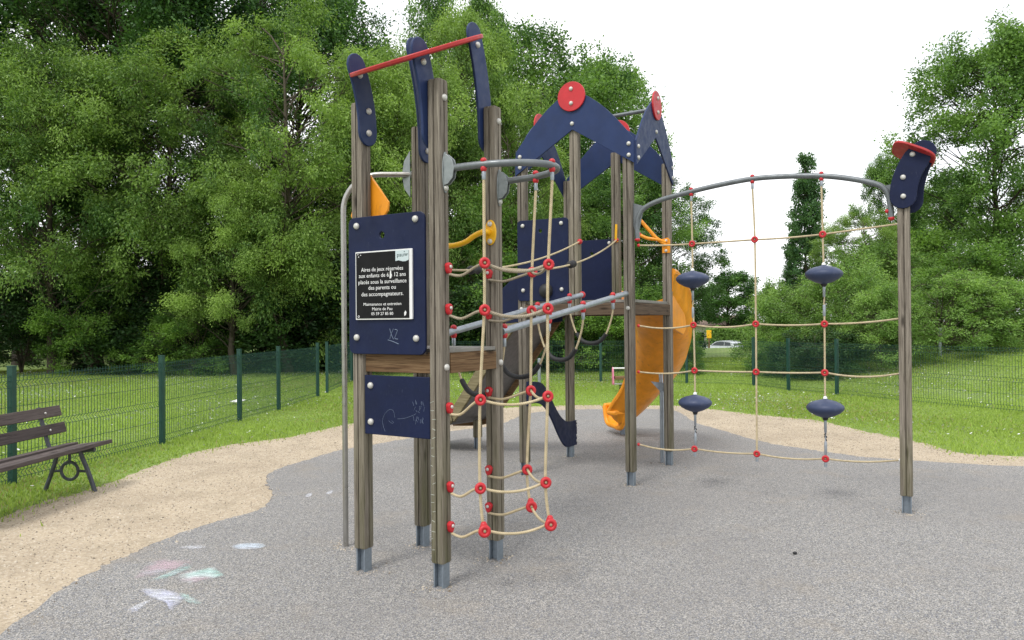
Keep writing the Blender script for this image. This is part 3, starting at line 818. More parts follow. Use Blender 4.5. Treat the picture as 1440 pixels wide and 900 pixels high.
for k in range(3):
    for lv in range(5):
        d = Vector((outs[k].x, outs[k].y, .0))
        ring_node(nodes[k][lv] + d.normalized() * (.014 if lv < 4 else .034), d + Zv * .1, CF, 1.05 if lv < 4 else 1.15)
        if lv == 4:
            mb = MB(); mb.lathe(nodes[k][lv] - Zv * .02 + d.normalized() * .012, Zv, [(.028, 0), (.031, .02), (.018, .06), (.012, .07)], 14); part('rope_holder', mb, MT['red'], CF, smooth=60)
hB = [zof((B + u1 * .06).x, (B + u1 * .06).y, y) for y in (376, 434, 573, 684, 740)]
hC = [zof((C_ - v1_ * .06).x, (C_ - v1_ * .06).y, y) for y in (384, 440, 549, 658, 711)]
for lv in range(5):
    pb = B + u1 * (PW + .0) + v1_ * .012 + Zv * hB[lv]
    post_cap(pb, u1, CF)
    pcx = onpl(689 if lv < 4 else 689, (384, 441, 549, 659, 711)[lv], C_ - v1_ * (PW + .002), v1_)
    post_cap(pcx, -v1_, CF)
    a, b_, c_ = nodes[0][lv], nodes[1][lv], nodes[2][lv]
    mt = 'ropegrey' if lv < 2 else 'rope'
    s0 = pb + u1 * .02 - Zv * .045
    p1 = s0.lerp(a, .35) - Zv * .03; rope([s0, p1, s0.lerp(a, .75) - Zv * .006, a], mat=mt)
    rope(sag(a, b_, .045 if lv < 2 else .04), mat=mt, r=.0105 if lv < 2 else .0085)
    rope(sag(b_, c_, .03), mat=mt)
    s1 = pcx - v1_ * .02 - Zv * .045
    rope([s1, s1.lerp(c_, .35) - Zv * .028, s1.lerp(c_, .75) - Zv * .012, c_], mat=mt)

# --- big tower: decks, beams, panels
n2 = {'front': -v2_, 'right': u2, 'back': v2_, 'left': -u2}
mb = MB(); mb.box(T2 + Zv * (ZD2 + .012), u2 * (H2 + .01), v2_ * (H2 + .02), Zv * .014); part('deck', mb, MT['deck'], CF, bevel=.003)
for a, b_, nrm in ((E_, G, -v2_), (G, H, u2), (H, Fp, v2_), (Fp, E_, -u2)):
    d = (b_ - a).normalized(); mb = MB(); mb.box((a + b_) / 2 + nrm * .028 + Zv * (ZD2 - .064), d * (H2 - PW - .002), nrm * .015, Zv * .058)
    part('beam', mb, MT['darkbeam'], CF, bevel=.004)
for q in (.25, -.25):
    mb = MB(); mb.box(T2 + u2 * q + Zv * (ZD2 - .062), u2 * .03, v2_ * (H2 - .05), Zv * .055); part('beam', mb, MT['darkbeam'], CF)
bolt(G + (-v2_) * PW + Zv * (ZD2 - .06), -v2_, CF); bolt(H + (-v2_) * PW + Zv * (ZD2 - .06), -v2_, CF); bolt(E_ - v2_ * PW + Zv * (ZD2 - .05), -v2_, CF)
fo2 = E_ - v2_ * (PW + .001)
zpt, zpb = zof(E_.x, E_.y, 312), zof(E_.x, E_.y, 424)
wp = H2 - .01
pn = hole_panel('panel', rrect(-.035, zpb, wp - .045, zpt, .035), .23, zpt - .12, .02, fo2, u2, Zv, .018, MT['navy'], [(.03, zpt - .055), (wp - .12, zpt - .055), (.03, zpb + .11), (wp - .12, zpb + .11)], label='navy panel with a black dome on the big tower front')
mb = MB(); bc = onpl(768, 409, fo2 - v2_ * .02, v2_); mb.lathe(bc, -v2_, [(.075, 0), (.072, .02), (.055, .045), (.03, .058), (.004, .062)], 20); part('dome', mb, MT['black'], pn, smooth=60)
fo3 = Fp - v2_ * 0 + v2_ * 0
zq = zof(Fp.x + .3, Fp.y - .15, 338)
hole_panel('panel', [(PW + .004, ZD2 + .03), (H2 - PW - .004, ZD2 + .03), (H2 - PW - .004, zq), (PW + .004, zq)], .30, zq - .16, .02, Fp - v2_ * .0, u2, Zv, .018, MT['navy'], [(H2 - .08, zq - .045)], label='navy panel at the back of the big tower')
# roof: four chevron boards with red discs, and a ridge pipe
def chevron(pc, ax, nrm, dz=0):
    zi, zo, W = 3.52 + dz, 3.93 + dz, H2 + .045
    out = [(-W, 3.12 + dz), (0, zi), (W, 3.12 + dz), (W, 3.36 + dz)]
    for t in np.linspace(0, 1, 8)[1:-1]: out.append((W * (1 - t) , 3.36 + dz + (zo - 3.36 - dz) * t + .075 * math.sin(PI * t)))
    out.append((0, zo))
    for t in np.linspace(0, 1, 8)[1:-1]: out.append((-W * t, zo - (zo - 3.36 - dz) * t + .075 * math.sin(PI * t)))
    out.append((-W, 3.36 + dz))
    o = pc + nrm * (PW + .001)
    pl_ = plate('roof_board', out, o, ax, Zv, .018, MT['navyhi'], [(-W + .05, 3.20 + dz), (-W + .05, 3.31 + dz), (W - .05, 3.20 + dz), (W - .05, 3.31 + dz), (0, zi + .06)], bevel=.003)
    plate('roof_disc', [(.148 * math.cos(R(a)), .148 * math.sin(R(a)) + 3.85 + dz) for a in range(0, 360, 10)], o + nrm * .0185, ax, Zv, .02, MT['red'], [(0, 3.925 + dz), (0, 3.78 + dz)], bevel=.004)
chevron(T2 - v2_ * H2, u2, -v2_, .02); chevron(T2 + u2 * H2, v2_, u2); chevron(T2 + v2_ * H2, -u2, v2_, -.05); chevron(T2 - u2 * H2, -v2_, -u2, -.05)
mb = MB(); mb.tube([T2 - u2 * (H2 + .05) + Zv * 3.78, T2 + u2 * (H2 + .05) + Zv * 3.82], .021, 10); part('ridge_pipe', mb, MT['pipe'], CF)
# curved blue board low between E and F
q = [(0, .97), (.10, .975), (.25, .955), (.40, .87), (.55, .72), (.68, .58), (.80, .50), (.92, .47), (1.24, .47)]
d = (Fp - E_).normalized(); LL = (Fp - E_).length
up_ = [(0.0, .98), (.12, .985), (.30, .95), (.46, .84), (.60, .69), (.75, .56), (.90, .48), (1.05, .455), (LL + .04, .45)]
dn_ = [(LL + .04, .16), (.98, .165), (.86, .21), (.72, .33), (.58, .49), (.44, .63), (.30, .72), (.15, .755), (0, .76)]
U_ = cr([Vector((x, z, 0)) for x, z in up_], 4); D_ = cr([Vector((x, z, 0)) for x, z in dn_], 4)
poly = [(p.x, p.y) for p in D_[::-1]] + [(p.x, p.y) for p in U_[::-1]]
cb = plate('curved_board', poly, E_ + u2 * (PW + .002), d, Zv, .02, MT['navy'], bevel=.004)
mb = MB(); mb.box(E_ + u2 * (PW + .014) - v2_ * .02 + Zv * .87, v2_ * .035, u2 * .012, Zv * .125); part('board_end', mb, MT['navy'], cb, bevel=.004)
for z in (.24, .30, .42, .46): bolt(Fp + u2 * (PW + .024) + v2_ * .02 + Zv * (z - .03), u2, cb, .014)

# --- steel slide on the left of the big tower (underside seen from the front)
SD = Vector((math.cos(R(138)), math.sin(R(138)), 0)); SV = Vector((SD.y, -SD.x, 0)); S0 = T2 - u2 * (H2 + .02) + v2_ * .22
def sl(s, v, z): return S0 + SD * s + SV * v + Zv * z
prof_s = [(0, 1.80), (.10, 1.77), (.22, 1.68), (1.20, .56), (1.36, .42), (1.54, .34), (2.05, .29)]
vc0, vc1 = -.32, .32
P = cr([Vector((s, 0, z)) for s, z in prof_s], 6)
mb = MB()
for p in P:
    mb.v += [tuple(sl(p.x, vc0, p.z)), tuple(sl(p.x, vc1, p.z)), tuple(sl(p.x, vc1, p.z - .012)), tuple(sl(p.x, vc0, p.z - .012))]
for i in range(len(P) - 1):
    for k in range(4): mb.f.append((i * 4 + k, i * 4 + (k + 1) % 4, i * 4 + 4 + (k + 1) % 4, i * 4 + 4 + k))
mb.f += [(3, 2, 1, 0), tuple((len(P) - 1) * 4 + k for k in range(4))]
sl_o = part('steel_slide', mb, MT['slidesheet'], CF)
for v_, mt in ((vc0 - .022, 'oldboard'), (vc1 + .022, 'beam')):
    mb = MB(); 
    for p in P:
        if p.x < .12 : continue
        i = P.index(p); t = (P[min(i + 1, len(P) - 1)] - P[max(i - 1, 0)]).normalized(); nrm = Vector((-t.z, 0, t.x)); nrm = nrm if nrm.z > 0 else -nrm
        hi, lo = p + nrm * (.11 if v_ < 0 else .14), p - nrm * (.025 if v_ < 0 else .07)
        for vv in (v_ - .018, v_ + .018):
            mb.v += [tuple(sl(hi.x, vv, hi.z)), tuple(sl(lo.x, vv, lo.z))]
    m_ = len(mb.v) // 4
    for i in range(m_ - 1):
        a = i * 4; b_ = a + 4
        mb.f += [(a, b_, b_ + 1, a + 1), (a + 2, a + 3, b_ + 3, b_ + 2), (a, a + 2, b_ + 2, b_), (a + 1, b_ + 1, b_ + 3, a + 3)]
    mb.f += [(0, 1, 3, 2), ((m_ - 1) * 4, (m_ - 1) * 4 + 2, (m_ - 1) * 4 + 3, (m_ - 1) * 4 + 1)]
    part('side_board', mb, MT[mt], sl_o, bevel=.003)
for v_ in (vc0 - .045, vc1 + .045):
    o = T2 - u2 * (H2 + .05) + v2_ * (-.52 if v_ < 0 else .5)
    plate('slide_guard', [(0 * 0, 1.62), (.20, 1.60), (.29, 1.72), (.30, 1.86), (.24, 1.98), (.13, 2.07), (0, 2.10)], o, -u2, Zv, .018, MT['navy'], [(.06, 1.70)], bevel=.004)
lg = gnd(672, 632.5)
make_post(lg, .38, u2, v2_, .16)

# --- orange plastic slide at the back of the big tower
pth = [(1.47, 8.50, 1.815), (1.55, 8.68, 1.80), (1.70, 8.95, 1.66), (1.90, 9.35, 1.36), (1.99, 9.8, 1.02), (1.94, 10.2, .70), (1.79, 10.50, .42), (1.63, 10.68, .22), (1.50, 10.72, .16), (1.44, 10.71, .155)]
CP = cr([Vector(p) for p in pth], 7)
def chute_section(hl, hr, w=.32):
    inn = [(-w - .005, hl), (-w * .93, hl * .45), (-w * .72, .045), (-w * .35, .008), (0, 0), (w * .35, .008), (w * .72, .045), (w * .93, hr * .45), (w + .005, hr)]
    # rolled rims, then back along the outside
    rimr = [(w + .02, hr + .025), (w + .05, hr + .018), (w + .06, hr - .015), (w + .035, hr - .035)]
    rl = [(-w - .035, hl - .035), (-w - .06, hl - .015), (-w - .05, hl + .018), (-w - .02, hl + .025)]
    outp = [(w * .97 + .035, hr * .42), (w * .78 + .03, .02), (w * .38, -.032), (0, -.04), (-w * .38, -.032), (-w * .78 - .03, .02), (-w * .97 - .035, hl * .42)]
    return inn + rimr + outp + rl
mb = MB(); ns = None; rims = []
for i, p in enumerate(CP):
    t = (CP[min(i + 1, len(CP) - 1)] - CP[max(i - 1, 0)]).normalized()
    sdv = t.cross(Zv).normalized(); up = sdv.cross(t).normalized()
    f = i / (len(CP) - 1)
    bank = .30 * math.sin(PI * min(1, max(0, (f - .2) / .7)))
    sdv2 = sdv * math.cos(bank) + up * math.sin(bank); up2 = sdv2.cross(t).normalized()
    hl = .30 - .10 * f; hr = .40 - .18 * f
    if f < .16: hr = .34
    hl *= .25 + .75 * min(1, f / .3)
    rims.append((p + sdv2 * (-.345) + up2 * (hl + .005), p + sdv2 * .345 + up2 * (hr + .005)))
    sec = chute_section(hl, hr); ns = len(sec)
    mb.v += [tuple(p + sdv2 * x + up2 * z) for x, z in sec]
for i in range(len(CP) - 1):
    for k in range(ns): mb.f.append((i * ns + k, (i + 1) * ns + k, (i + 1) * ns + (k + 1) % ns, i * ns + (k + 1) % ns))
half = 9
mb.f.append(tuple(reversed([k for k in range(ns)]))); e0 = (len(CP) - 1) * ns; mb.f.append(tuple(e0 + k for k in range(ns)))
bmx = bmesh.new()
chute = part('orange_slide', mb, MT['orange'], CF, smooth=50)
bmx.from_mesh(chute.data); bmesh.ops.triangulate(bmx, faces=[f for f in bmx.faces if len(f.verts) > 4]); bmesh.ops.recalc_face_normals(bmx, faces=bmx.faces); bmx.to_mesh(chute.data); bmx.free()
chute.data.polygons.foreach_set('use_smooth', [True] * len(chute.data.polygons)); chute.data.set_sharp_from_angle(angle=R(50))
for q in (0, 1):
    m2 = MB(); m2.tube([r_[q] for r_ in rims], .036, 10); part('slide_rim', m2, MT['orange'], chute, smooth=70)
m2 = MB(); m2.tube(cr([rims[-1][0], CP[-1] - Zv * .0 + (CP[-1] - CP[-2]) * .6 + (rims[-1][0] - rims[-1][1]) * .36 + Zv * .0, CP[-1] + (CP[-1] - CP[-2]) * 1.0 - Zv * .02, CP[-1] + (CP[-1] - CP[-2]) * .6 - (rims[-1][0] - rims[-1][1]) * .36, rims[-1][1]], 6), .036, 10); part('slide_lip', m2, MT['orange'], chute, smooth=70)
# entrance side walls
tv = v2_
mb = MB()
plate('slide_wall', [(0, 1.55), (.52, 1.45), (.66, 1.52), (.62, 1.66), (.30, 1.98), (.06, 2.20), (0, 2.20)], Kp * .5 + H * .5 + u2 * .285 + v2_ * .06, v2_, Zv, .03, MT['orange'], bevel=.008)
mb = MB(); g = gnd(931.5, 652); g2 = Vector((g.x + .06, g.y + .35, .98)); mb.tube([g, Vector((g.x, g.y, .80)), g2], .024, 10)
mb.prism([(-.02, 0), (.10, .0), (.12, .10), (-.14, .13)], Vector((g.x + .02, g.y + .02, .80)), Vector((1, 0, 0)), Zv, .01)
part('slide_support', mb, MT['galv'], CF)
mb = MB(); mb.box(Vector((1.56, 10.72, .06)), (.035, 0, 0), (0, .03, 0), (0, 0, .07)); part('slide_foot', mb, MT['footing'], CF)
# yellow bars between G and H
yb = H - u2 * .0
p1 = onpl(903, 310, T2 + u2 * (H2 - .02), u2); p2 = onpl(934, 345, T2 + u2 * (H2 + PW + .02), u2)
hb = H - v2_ * (PW + .002)
pf = onpl(937, 345, hb, v2_)
fl = plate('bar_flange', [(-.045, -.085), (.045, -.085), (.045, .06), (0.02, .085), (-.045, .07)], pf, u2, Zv, .012, MT['orange'], [(.0, .05), (0, -.06)], bevel=.003, br=.017)
Kt = Kp - v2_ * (PW + .03)
mb = MB(); mb.tube([pf - v2_ * .02, onpl(922, 334, pf - v2_ * .05, v2_), onpl(899, 308, pf - v2_ * .05, v2_), onpl(886, 293, pf - v2_ * .05, v2_)], .02, 10); part('grab_bar', mb, MT['orange'], CF)
mb = MB(); mb.tube(cr([pf - v2_ * .02 + Zv * .03, onpl(925, 337, pf - v2_ * .05, v2_), onpl(910, 335, pf - v2_ * .06, v2_), onpl(899, 330, pf - v2_ * .06, v2_)], 5), .019, 10); part('grab_bar', mb, MT['orange'], CF)
mb = MB(); mb.ball(onpl(899.5, 330, pf - v2_ * .06, v2_), .024, 10); part('end_cap', mb, MT['red'], CF, smooth=80)
gk = Kp - v2_ * (PW + .004) + u2 * .02
mb = MB(); ky = zof(gk.x, gk.y, 327); mb.tube([gk + Zv * (ky + .09), gk + Zv * (ky - .07) - v2_ * .02, gk + Zv * (ky - .11) + u2 * .01], .014, 8); part('grab_bar', mb, MT['yellow'], CF)

# --- rope bridge between the towers: two pipes and hanging rope steps
rr0 = C_ + v1_ * .075 + u1 * .012; rr0.z = zof(rr0.x, rr0.y, 467)
rr1 = G - v2_ * .07 - u2 * .01; rr1.z = zof(rr1.x, rr1.y, 413)
rl0 = D + u1 * .075 + v1_ * .06; rl0.z = zof(rl0.x, rl0.y, 474)
rl1 = Mp + u2 * .085 - v2_ * .06; rl1.z = zof(rl1.x, rl1.y, 415)
for a, b_ in ((rr0, rr1), (rl0, rl1)):
    mb = MB(); mb.tube([a, b_], .0255, 14); part('bridge_rail', mb, MT['galv'], CF)
mb = MB(); mb.ball(rl1 + (rl1 - rl0).normalized() * .012, .034, 12); part('end_cap', mb, MT['red'], CF, smooth=80)
def on_line(a, b_, px):
    lo, hi = 0.0, 1.0
    for _ in range(40):
        t = (lo + hi) / 2
        if prj(a.lerp(b_, t))[0] < px: lo = t
        else: hi = t
    return a.lerp(b_, t)
for xl, xr, s in ((638, 709, .36), (692, 772, .36), (756, 820, .36), (801, 862, .33)):
    a = on_line(rl0, rl1, xl); b_ = on_line(rr0, rr1, xr)
    for p in (a, b_): pipe_clamp(p, rl1 - rl0, CF, s=1.15)
    a2, b2 = a - Zv * .10, b_ - Zv * .10
    w_ = [a2, a2.lerp(b2, .04) - Zv * s * .30, a2.lerp(b2, .16) - Zv * s * .72, a2.lerp(b2, .30) - Zv * s * .93, a2.lerp(b2, .5) - Zv * s, a2.lerp(b2, .70) - Zv * s * .93, a2.lerp(b2, .84) - Zv * s * .72, a2.lerp(b2, .96) - Zv * s * .30, b2]
    st = rope(w_, r=.0085, name='rope_step')
    mb = MB(); mb.tube(cr(w_[2:7], 6), .0195, 10); part('rubber_sleeve', mb, MT['black'], st, smooth=70)
# hand ropes
hr0 = D + u1 * .05 + v1_ * .05; hr0.z = zof(hr0.x, hr0.y, 379)
hm = Mp + u2 * (PW + .01) - v2_ * .03; hm.z = zof(hm.x, hm.y, 340)
hk = gk + Zv * (zof(gk.x, gk.y, 338)); hc = C_ + v1_ * (PW + .01) + u1 * .02; hc.z = zof(hc.x, hc.y, 378)
rope(sag(hr0, hm, .10, 6), r=.0085, name='hand_rope'); r2 = sag(hc, hk, .12, 8); rope(r2, r=.0085, name='hand_rope')
for p, q in ((hm, (hm - hr0)), (hk, hk - hc)):
    mb = MB(); mb.ball(p, .028, 10); part('rope_clamp', mb, MT['red'], CF, smooth=80)
def sleeve(path, px):
    P = cr(path, 8); i = min(range(2, len(P) - 2), key=lambda j: abs(prj(P[j])[0] - px))
    d = (P[i + 1] - P[i - 1]).normalized(); mb = MB()
    mb.lathe(P[i] - d * .075, d, [(.018, 0), (.033, .012), (.035, .03), (.028, .05), (.026, .075), (.028, .1), (.035, .12), (.033, .138), (.018, .15)], 14)
    part('rubber_sleeve', mb, MT['black'], CF, smooth=60)
sleeve(r2, 803)
sleeve(sag(hr0, hm, .10, 6), 668)

# --- arched rope net between the big tower and the lone post
jn = vj
def onJ(px, py, off=0): return onpl(px, py, G - vj * off, jn)
ap = [onJ(896.5, 337), onJ(896, 318), onJ(898.5, 304), onJ(907, 292), onJ(930, 281), onJ(972, 269.5), onJ(1012, 260), onJ(1058, 251.5), onJ(1105, 248), onJ(1157, 247.5), onJ(1200, 252), onJ(1232, 259), onJ(1244, 266), onJ(1250, 277), onJ(1252.5, 292), onJ(1253.5, 307)]
mb = MB(); mb.tube(cr(ap, 5), .0235, 12); ar = part('arch_pipe', mb, MT['pipe'], CF)
for p in (ap[0], ap[-1]):
    mb = MB(); mb.ball(p, .027, 12, (1, 1, .7)); part('end_cap', mb, MT['red'], ar, smooth=80)
mb = MB(); mb.ball(onJ(1247.5, 297), .018, 10); part('end_cap', mb, MT['red'], ar, smooth=80)
for a, b_, c_ in (((880, 283), (906, 290), (897, 336)), ((1262, 258), (1240, 262), (1253, 300))):
    mb = MB(); q = [onJ(*a, -.006), onJ(*c_, -.006), onJ(*b_, -.006)]
    q2 = [p - vj * .012 for p in q]
    mb.add(q + q2, [(0, 1, 2), (5, 4, 3), (0, 3, 4, 1), (1, 4, 5, 2), (2, 5, 3, 0)]); part('gusset', mb, MT['pipe'], ar, smooth=0)
rows = [(345, 343, 337, 329.5, 315), (458, 457, 455.5, 455.5, 448), (523, 521, 523, 524, 525.5), (625, 631, 638, 645, 647)]
colx = [(972, 973.5, 975.5, 977, 977), (1058, 1061.5, 1063, 1063.5, 1064.5), (1155, 1157, 1159.5, 1160, 1161)]
jx0 = onJ(895, 400); edgeG = [onJ(899 if i else 899, rows[i][0]) for i in range(4)]; edgeJ = [onJ(1262.5 if i == 0 else 1265, rows[i][4]) for i in range(4)]
jn_nodes = []
for c in range(3):
    top = onJ(colx[c][0], (269.5, 251.5, 247.5)[c]); pipe_clamp(top, uj, CF, s=.95)
    col = [onJ(colx[c][i + 1], rows[i][c + 1]) for i in range(4)]
    jn_nodes.append(col)
    if c == 1:
        rope([top - Zv * .085] + col, r=.0085)
    else:
        pod_y = ((393, 567), 0, (386, 574))[c]
        pods = [onJ((974, 0, 1158.5)[c], pod_y[0]), onJ((977.5, 0, 1160.5)[c], pod_y[1])]
        rope([top - Zv * .085, col[0], pods[0]], r=.0085); rope([pods[0] - Zv * .19, col[1], col[2], pods[1]], r=.0085)
        for k, p in enumerate(pods):
            mb = MB(); mb.lathe(p, Zv, [(.015, -.085), (.03, -.08), (.075, -.065), (.125, -.038), (.15, -.012), (.155, .006), (.148, .024), (.125, .044), (.085, .062), (.045, .071), (.022, .078), (.012, .085)], 32)
            po = part('foot_pod', mb, MT['pod'], CF, smooth=70)
            mb = MB(); mb.lathe(p, Zv, [(.011, .08), (.018, .082), (.016, .095), (.008, .105)], 12); part('collar', mb, MT['white'], po)
            zl = (col[1].z if k == 0 else col[3].z)
            mb = MB(); mb.lathe(p, Zv, [(.018, -.105), (.026, -.082)], 12); part('collar', mb, MT['black'], po)
            ln = p.z - .09 - (zl + .03); 
            if k == 0: ln = .27
            mb = MB(); z0_ = p.z - .09 - ln
            mb.lathe((p.x, p.y, z0_), Zv, [(.009, 0), (.012, .01), (.012, ln * .35), (.006, ln * .38), (.006, ln * .6), (.011, ln * .63), (.012, ln), (.008, ln + .01)], 12); part('ferrule', mb, MT['galv'], po)
            mb = MB()
            for zz, a in ((.42, 0), (.5, 1.2), (.57, 2.2)): mb.torus((p.x + .004 * math.cos(a), p.y, z0_ + ln * zz), (math.cos(a), math.sin(a), .4), .009, .004, 12, 6)
            part('shackle', mb, MT['black'], po)
for i in range(4):
    mtx = 'rope'
    pts = [edgeG[i], jn_nodes[0][i], jn_nodes[1][i], jn_nodes[2][i], edgeJ[i]]
    sg = ((.006, .0, .006, .0), (.028, .025, .012, .012), (.022, .004, .006, .03), (.03, .014, .022, .02))[i]
    for k in range(4): rope(sag(pts[k], pts[k + 1], sg[k]), mat=mtx, r=.008)
    for k in range(3): ring_node(jn_nodes[k][i] - vj * .010, -vj, CF, .95)
    if i == 3:
        for k in range(3):
            mb = MB(); mb.lathe(jn_nodes[k][i] - Zv * .07, Zv, [(.012, 0), (.014, .03), (.008, .05)], 10); part('ferrule', mb, MT['galv'], CF)
    mb = MB(); mb.lathe(edgeJ[i] + uj * .012, -uj, [(.013, 0), (.013, .012), (.006, .02)], 10); part('ferrule', mb, MT['white'], CF)
    mb = MB(); mb.ball(edgeG[i] - uj * .006, .016, 10); part('rope_clamp', mb, MT['red'], CF, smooth=80)
# head of the lone post: two leaning arms through a red plate
zj0, zj1 = zt(J, 278), zt(J, 212)
def jarm(side, dz, du, top):
    pol = [(-x + du, y) for x, y in banana(top, zj0 + dz, .10, .20)][::-1]
    t = .018
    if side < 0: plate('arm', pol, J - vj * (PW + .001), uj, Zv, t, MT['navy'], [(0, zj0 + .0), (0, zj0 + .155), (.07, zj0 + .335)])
    else: plate('arm', [(-x, y) for x, y in pol][::-1], J + vj * (PW + .001), -uj, Zv, t, MT['navy'], [(-.08, zj1)])
jarm(-1, 0, 0, zj1 - .085); jarm(1, -.03, .045, zj1 - .02)
pc = onJ(1286, 209, .10)
ta = R(-27); px_ = (uj * math.cos(ta) + Zv * math.sin(ta)); py_ = (vj - Zv * .42 + uj * .28).normalized(); py_ = (py_ - px_ * py_.dot(px_)).normalized()
plate('cap_plate', [(.172 * math.copysign(abs(math.cos(q)) ** .62, math.cos(q)), .13 + .165 * math.copysign(abs(math.sin(q)) ** .62, math.sin(q))) for q in np.linspace(0, 2 * PI, 37)[:-1]], pc, px_, py_, .02, MT['redfade'], bevel=.005)
# chalk ticks and mossy scratches on post B
mb = MB(); rr = random.Random(3)
for z in np.arange(.25, 1.15, .055):
    z += rr.uniform(-.01, .01); x0 = rr.uniform(-.04, -.025); mb.tube([B - v1_ * (PW + .0002) + u1 * x0 + Zv * z, B - v1_ * (PW + .0002) + u1 * (x0 + rr.uniform(.012, .028)) + Zv * (z + rr.uniform(-.012, .012))], .0016, 4)
part('chalk_marks', mb, plastic('pale_chalk', (.42, .44, .38), .9), CF, smooth=0)

# ================================================================== fences
FH = 1.13
def fence_panel_mesh(Lp):
    """welded mesh with folded ribs, built along +x from 0"""
    V, Fc = [], []
    def bar(p, q, r):
        p, q = Vector(p), Vector(q); t = (q - p).normalized(); a = Vector((0, 1, 0)); b_ = t.cross(a).normalized()
        o = len(V)
        for e in (p, q):
            for s1, s2 in ((1, 1), (-1, 1), (-1, -1), (1, -1)): V.append(tuple(e + a * r * s1 + b_ * r * s2))
        for k in range(4): Fc.append((o + k, o + (k + 1) % 4, o + 4 + (k + 1) % 4, o + 4 + k))
    ribs = [.09, .56, 1.02]
    zs = [(.02, 0)]
    for z in ribs: zs += [(z - .035, 0), (z, .035), (z + .035, 0)]
    zs += [(FH - .005, 0)]
    n = int(round(Lp / .05))
    for i in range(n + 1):
        x = Lp * i / n
        for a, b_ in zip(zs, zs[1:]): bar((x, a[1], a[0]), (x, b_[1], b_[0]), .0023)
    hs = [z for r_ in ribs for z in (r_ - .035, r_ + .035)] + [.32, .79, FH - .03]
    for z in hs: bar((0, -.004, z), (Lp, -.004, z), .0024)
    me = bpy.data.meshes.new('mesh_panel'); me.from_pydata(V, [], Fc); me.materials.append(MT['green']); return me
PANEL = fence_panel_mesh(2.5)
mb = MB(); mb.box((0, 0, .60), (.03, 0, 0), (0, .03, 0), (0, 0, .60)); mb.box((0, 0, 1.205), (.033, 0, 0), (0, .033, 0), (0, 0, .007))
FPOST = mb.mesh('post', (0, 0, 0), MT['green'])
def fence(pts, label, skip=()):
    r = root('mesh_fence', (pts[0].x, pts[0].y, hz_(pts[0].x, pts[0].y)), label, 'fence', 'green mesh fences round the playground')
    for i, p in enumerate(pts):
        z = hz_(p.x, p.y); q = link('post', FPOST, r, (p.x, p.y, z))
        a = pts[min(i + 1, len(pts) - 1)] - pts[max(i - 1, 0)]; q.rotation_euler = (0, 0, math.atan2(a.y, a.x))
    for i in range(len(pts) - 1):
        if i in skip: continue
        a, b_ = pts[i], pts[i + 1]; d = b_ - a
        z = hz_(a.x, a.y)
        q = link('mesh_panel', PANEL, r, (a.x, a.y, z)); q.rotation_euler = (0, 0, math.atan2(d.y, d.x)); q.scale = (d.length / 2.5, 1, 1)
    return r
lf = [Vector((-5.5, 2.9, 0)), Vector((-5.28, 5.35, 0)), Vector((-5.14, 7.74, 0)), gnd(228, 625), gnd(337, 592), gnd(392, 577), gnd(447, 559)]
fence(lf, 'green welded mesh fence along the sand path behind the bench')
b0 = gnd(460, 553); b1 = gnd(495, 537)
bf = [b0, b1] + [Vector((x, y, 0)) for x, y in ((-2.2, 21.2), (.1, 21.1))] + [gnd(845, 537), gnd(966, 540), gnd(1060, 543), gnd(1109, 550), gnd(1177, 556), Vector((7.62, 14.6, 0)), Vector((8.80, 12.4, 0)), Vector((9.75, 10.1, 0))]
fence(bf, 'green welded mesh fence curving round the back and right of the lawn')

# ================================================================== bench
bd = Vector((-.06, -.998, 0)).normalized()          # along the bench, towards the camera
bn = Vector((-bd.y, bd.x, 0))                         # faces the playground (+x)
bo = Vector((-4.33, 7.34, 0))
BR = root('park_bench', bo, 'dark slatted park bench with ring-pattern iron legs beside the fence', 'bench')
def bp(a, s, z): return bo + bd * a + bn * s + Zv * z   # along, across (+ front), height
for a in (0, 1.35):
    mb = MB()
    mb.tube(cr([bp(a, .27, 0), bp(a, .20, .20), bp(a, .13, .37), bp(a, .15, .415)], 5), [.024] * 16, 6)
    mb.tube(cr([bp(a, -.24, 0), bp(a, -.17, .18), bp(a, -.11, .36), bp(a, -.12, .41)], 5), .022, 6)
    mb.tube([bp(a, -.20, .40), bp(a, .02, .385), bp(a, .27, .415)], .022, 6)
    mb.tube(cr([bp(a, -.17, .39), bp(a, -.22, .52), bp(a, -.30, .82)], 4), .022, 6)
    mb.torus(bp(a, .015, .205), bd, .085, .016, 20, 6)
    mb.tube([bp(a, .015, .29), bp(a, .015, .39)], .016, 6); mb.tube([bp(a, .10, .205), bp(a, .20, .20)], .013, 6); mb.tube([bp(a, -.07, .205), bp(a, -.18, .20)], .013, 6)
    part('iron_leg', mb, MT['benchiron'], BR, smooth=60)
def slat(s, z, w_, ang, name, t=.019):
    e1 = bn * math.cos(ang) + Zv * math.sin(ang); e2 = bd.cross(e1).normalized()
    mb = MB(); mb.box(bp(.675, s, z), bd * .92, e1 * (w_ / 2), e2 * t); sp_o = part(name, mb, MT['benchslat'], BR, bevel=.005)
    return sp_o, e1, e2
for s, z, w_, ang in ((-.115, .425, .12, .10), (.035, .42, .15, .12), (.215, .445, .17, .16)): slat(s, z, w_, ang, 'seat_slat')
for s, z in ((-.205, .60), (-.255, .765)):
    so_, e1, e2 = slat(s, z, .105, R(105), 'back_slat')
    for a in (0, 1.35): bolt(bp(a, s + .026, z), bn, so_, .012)

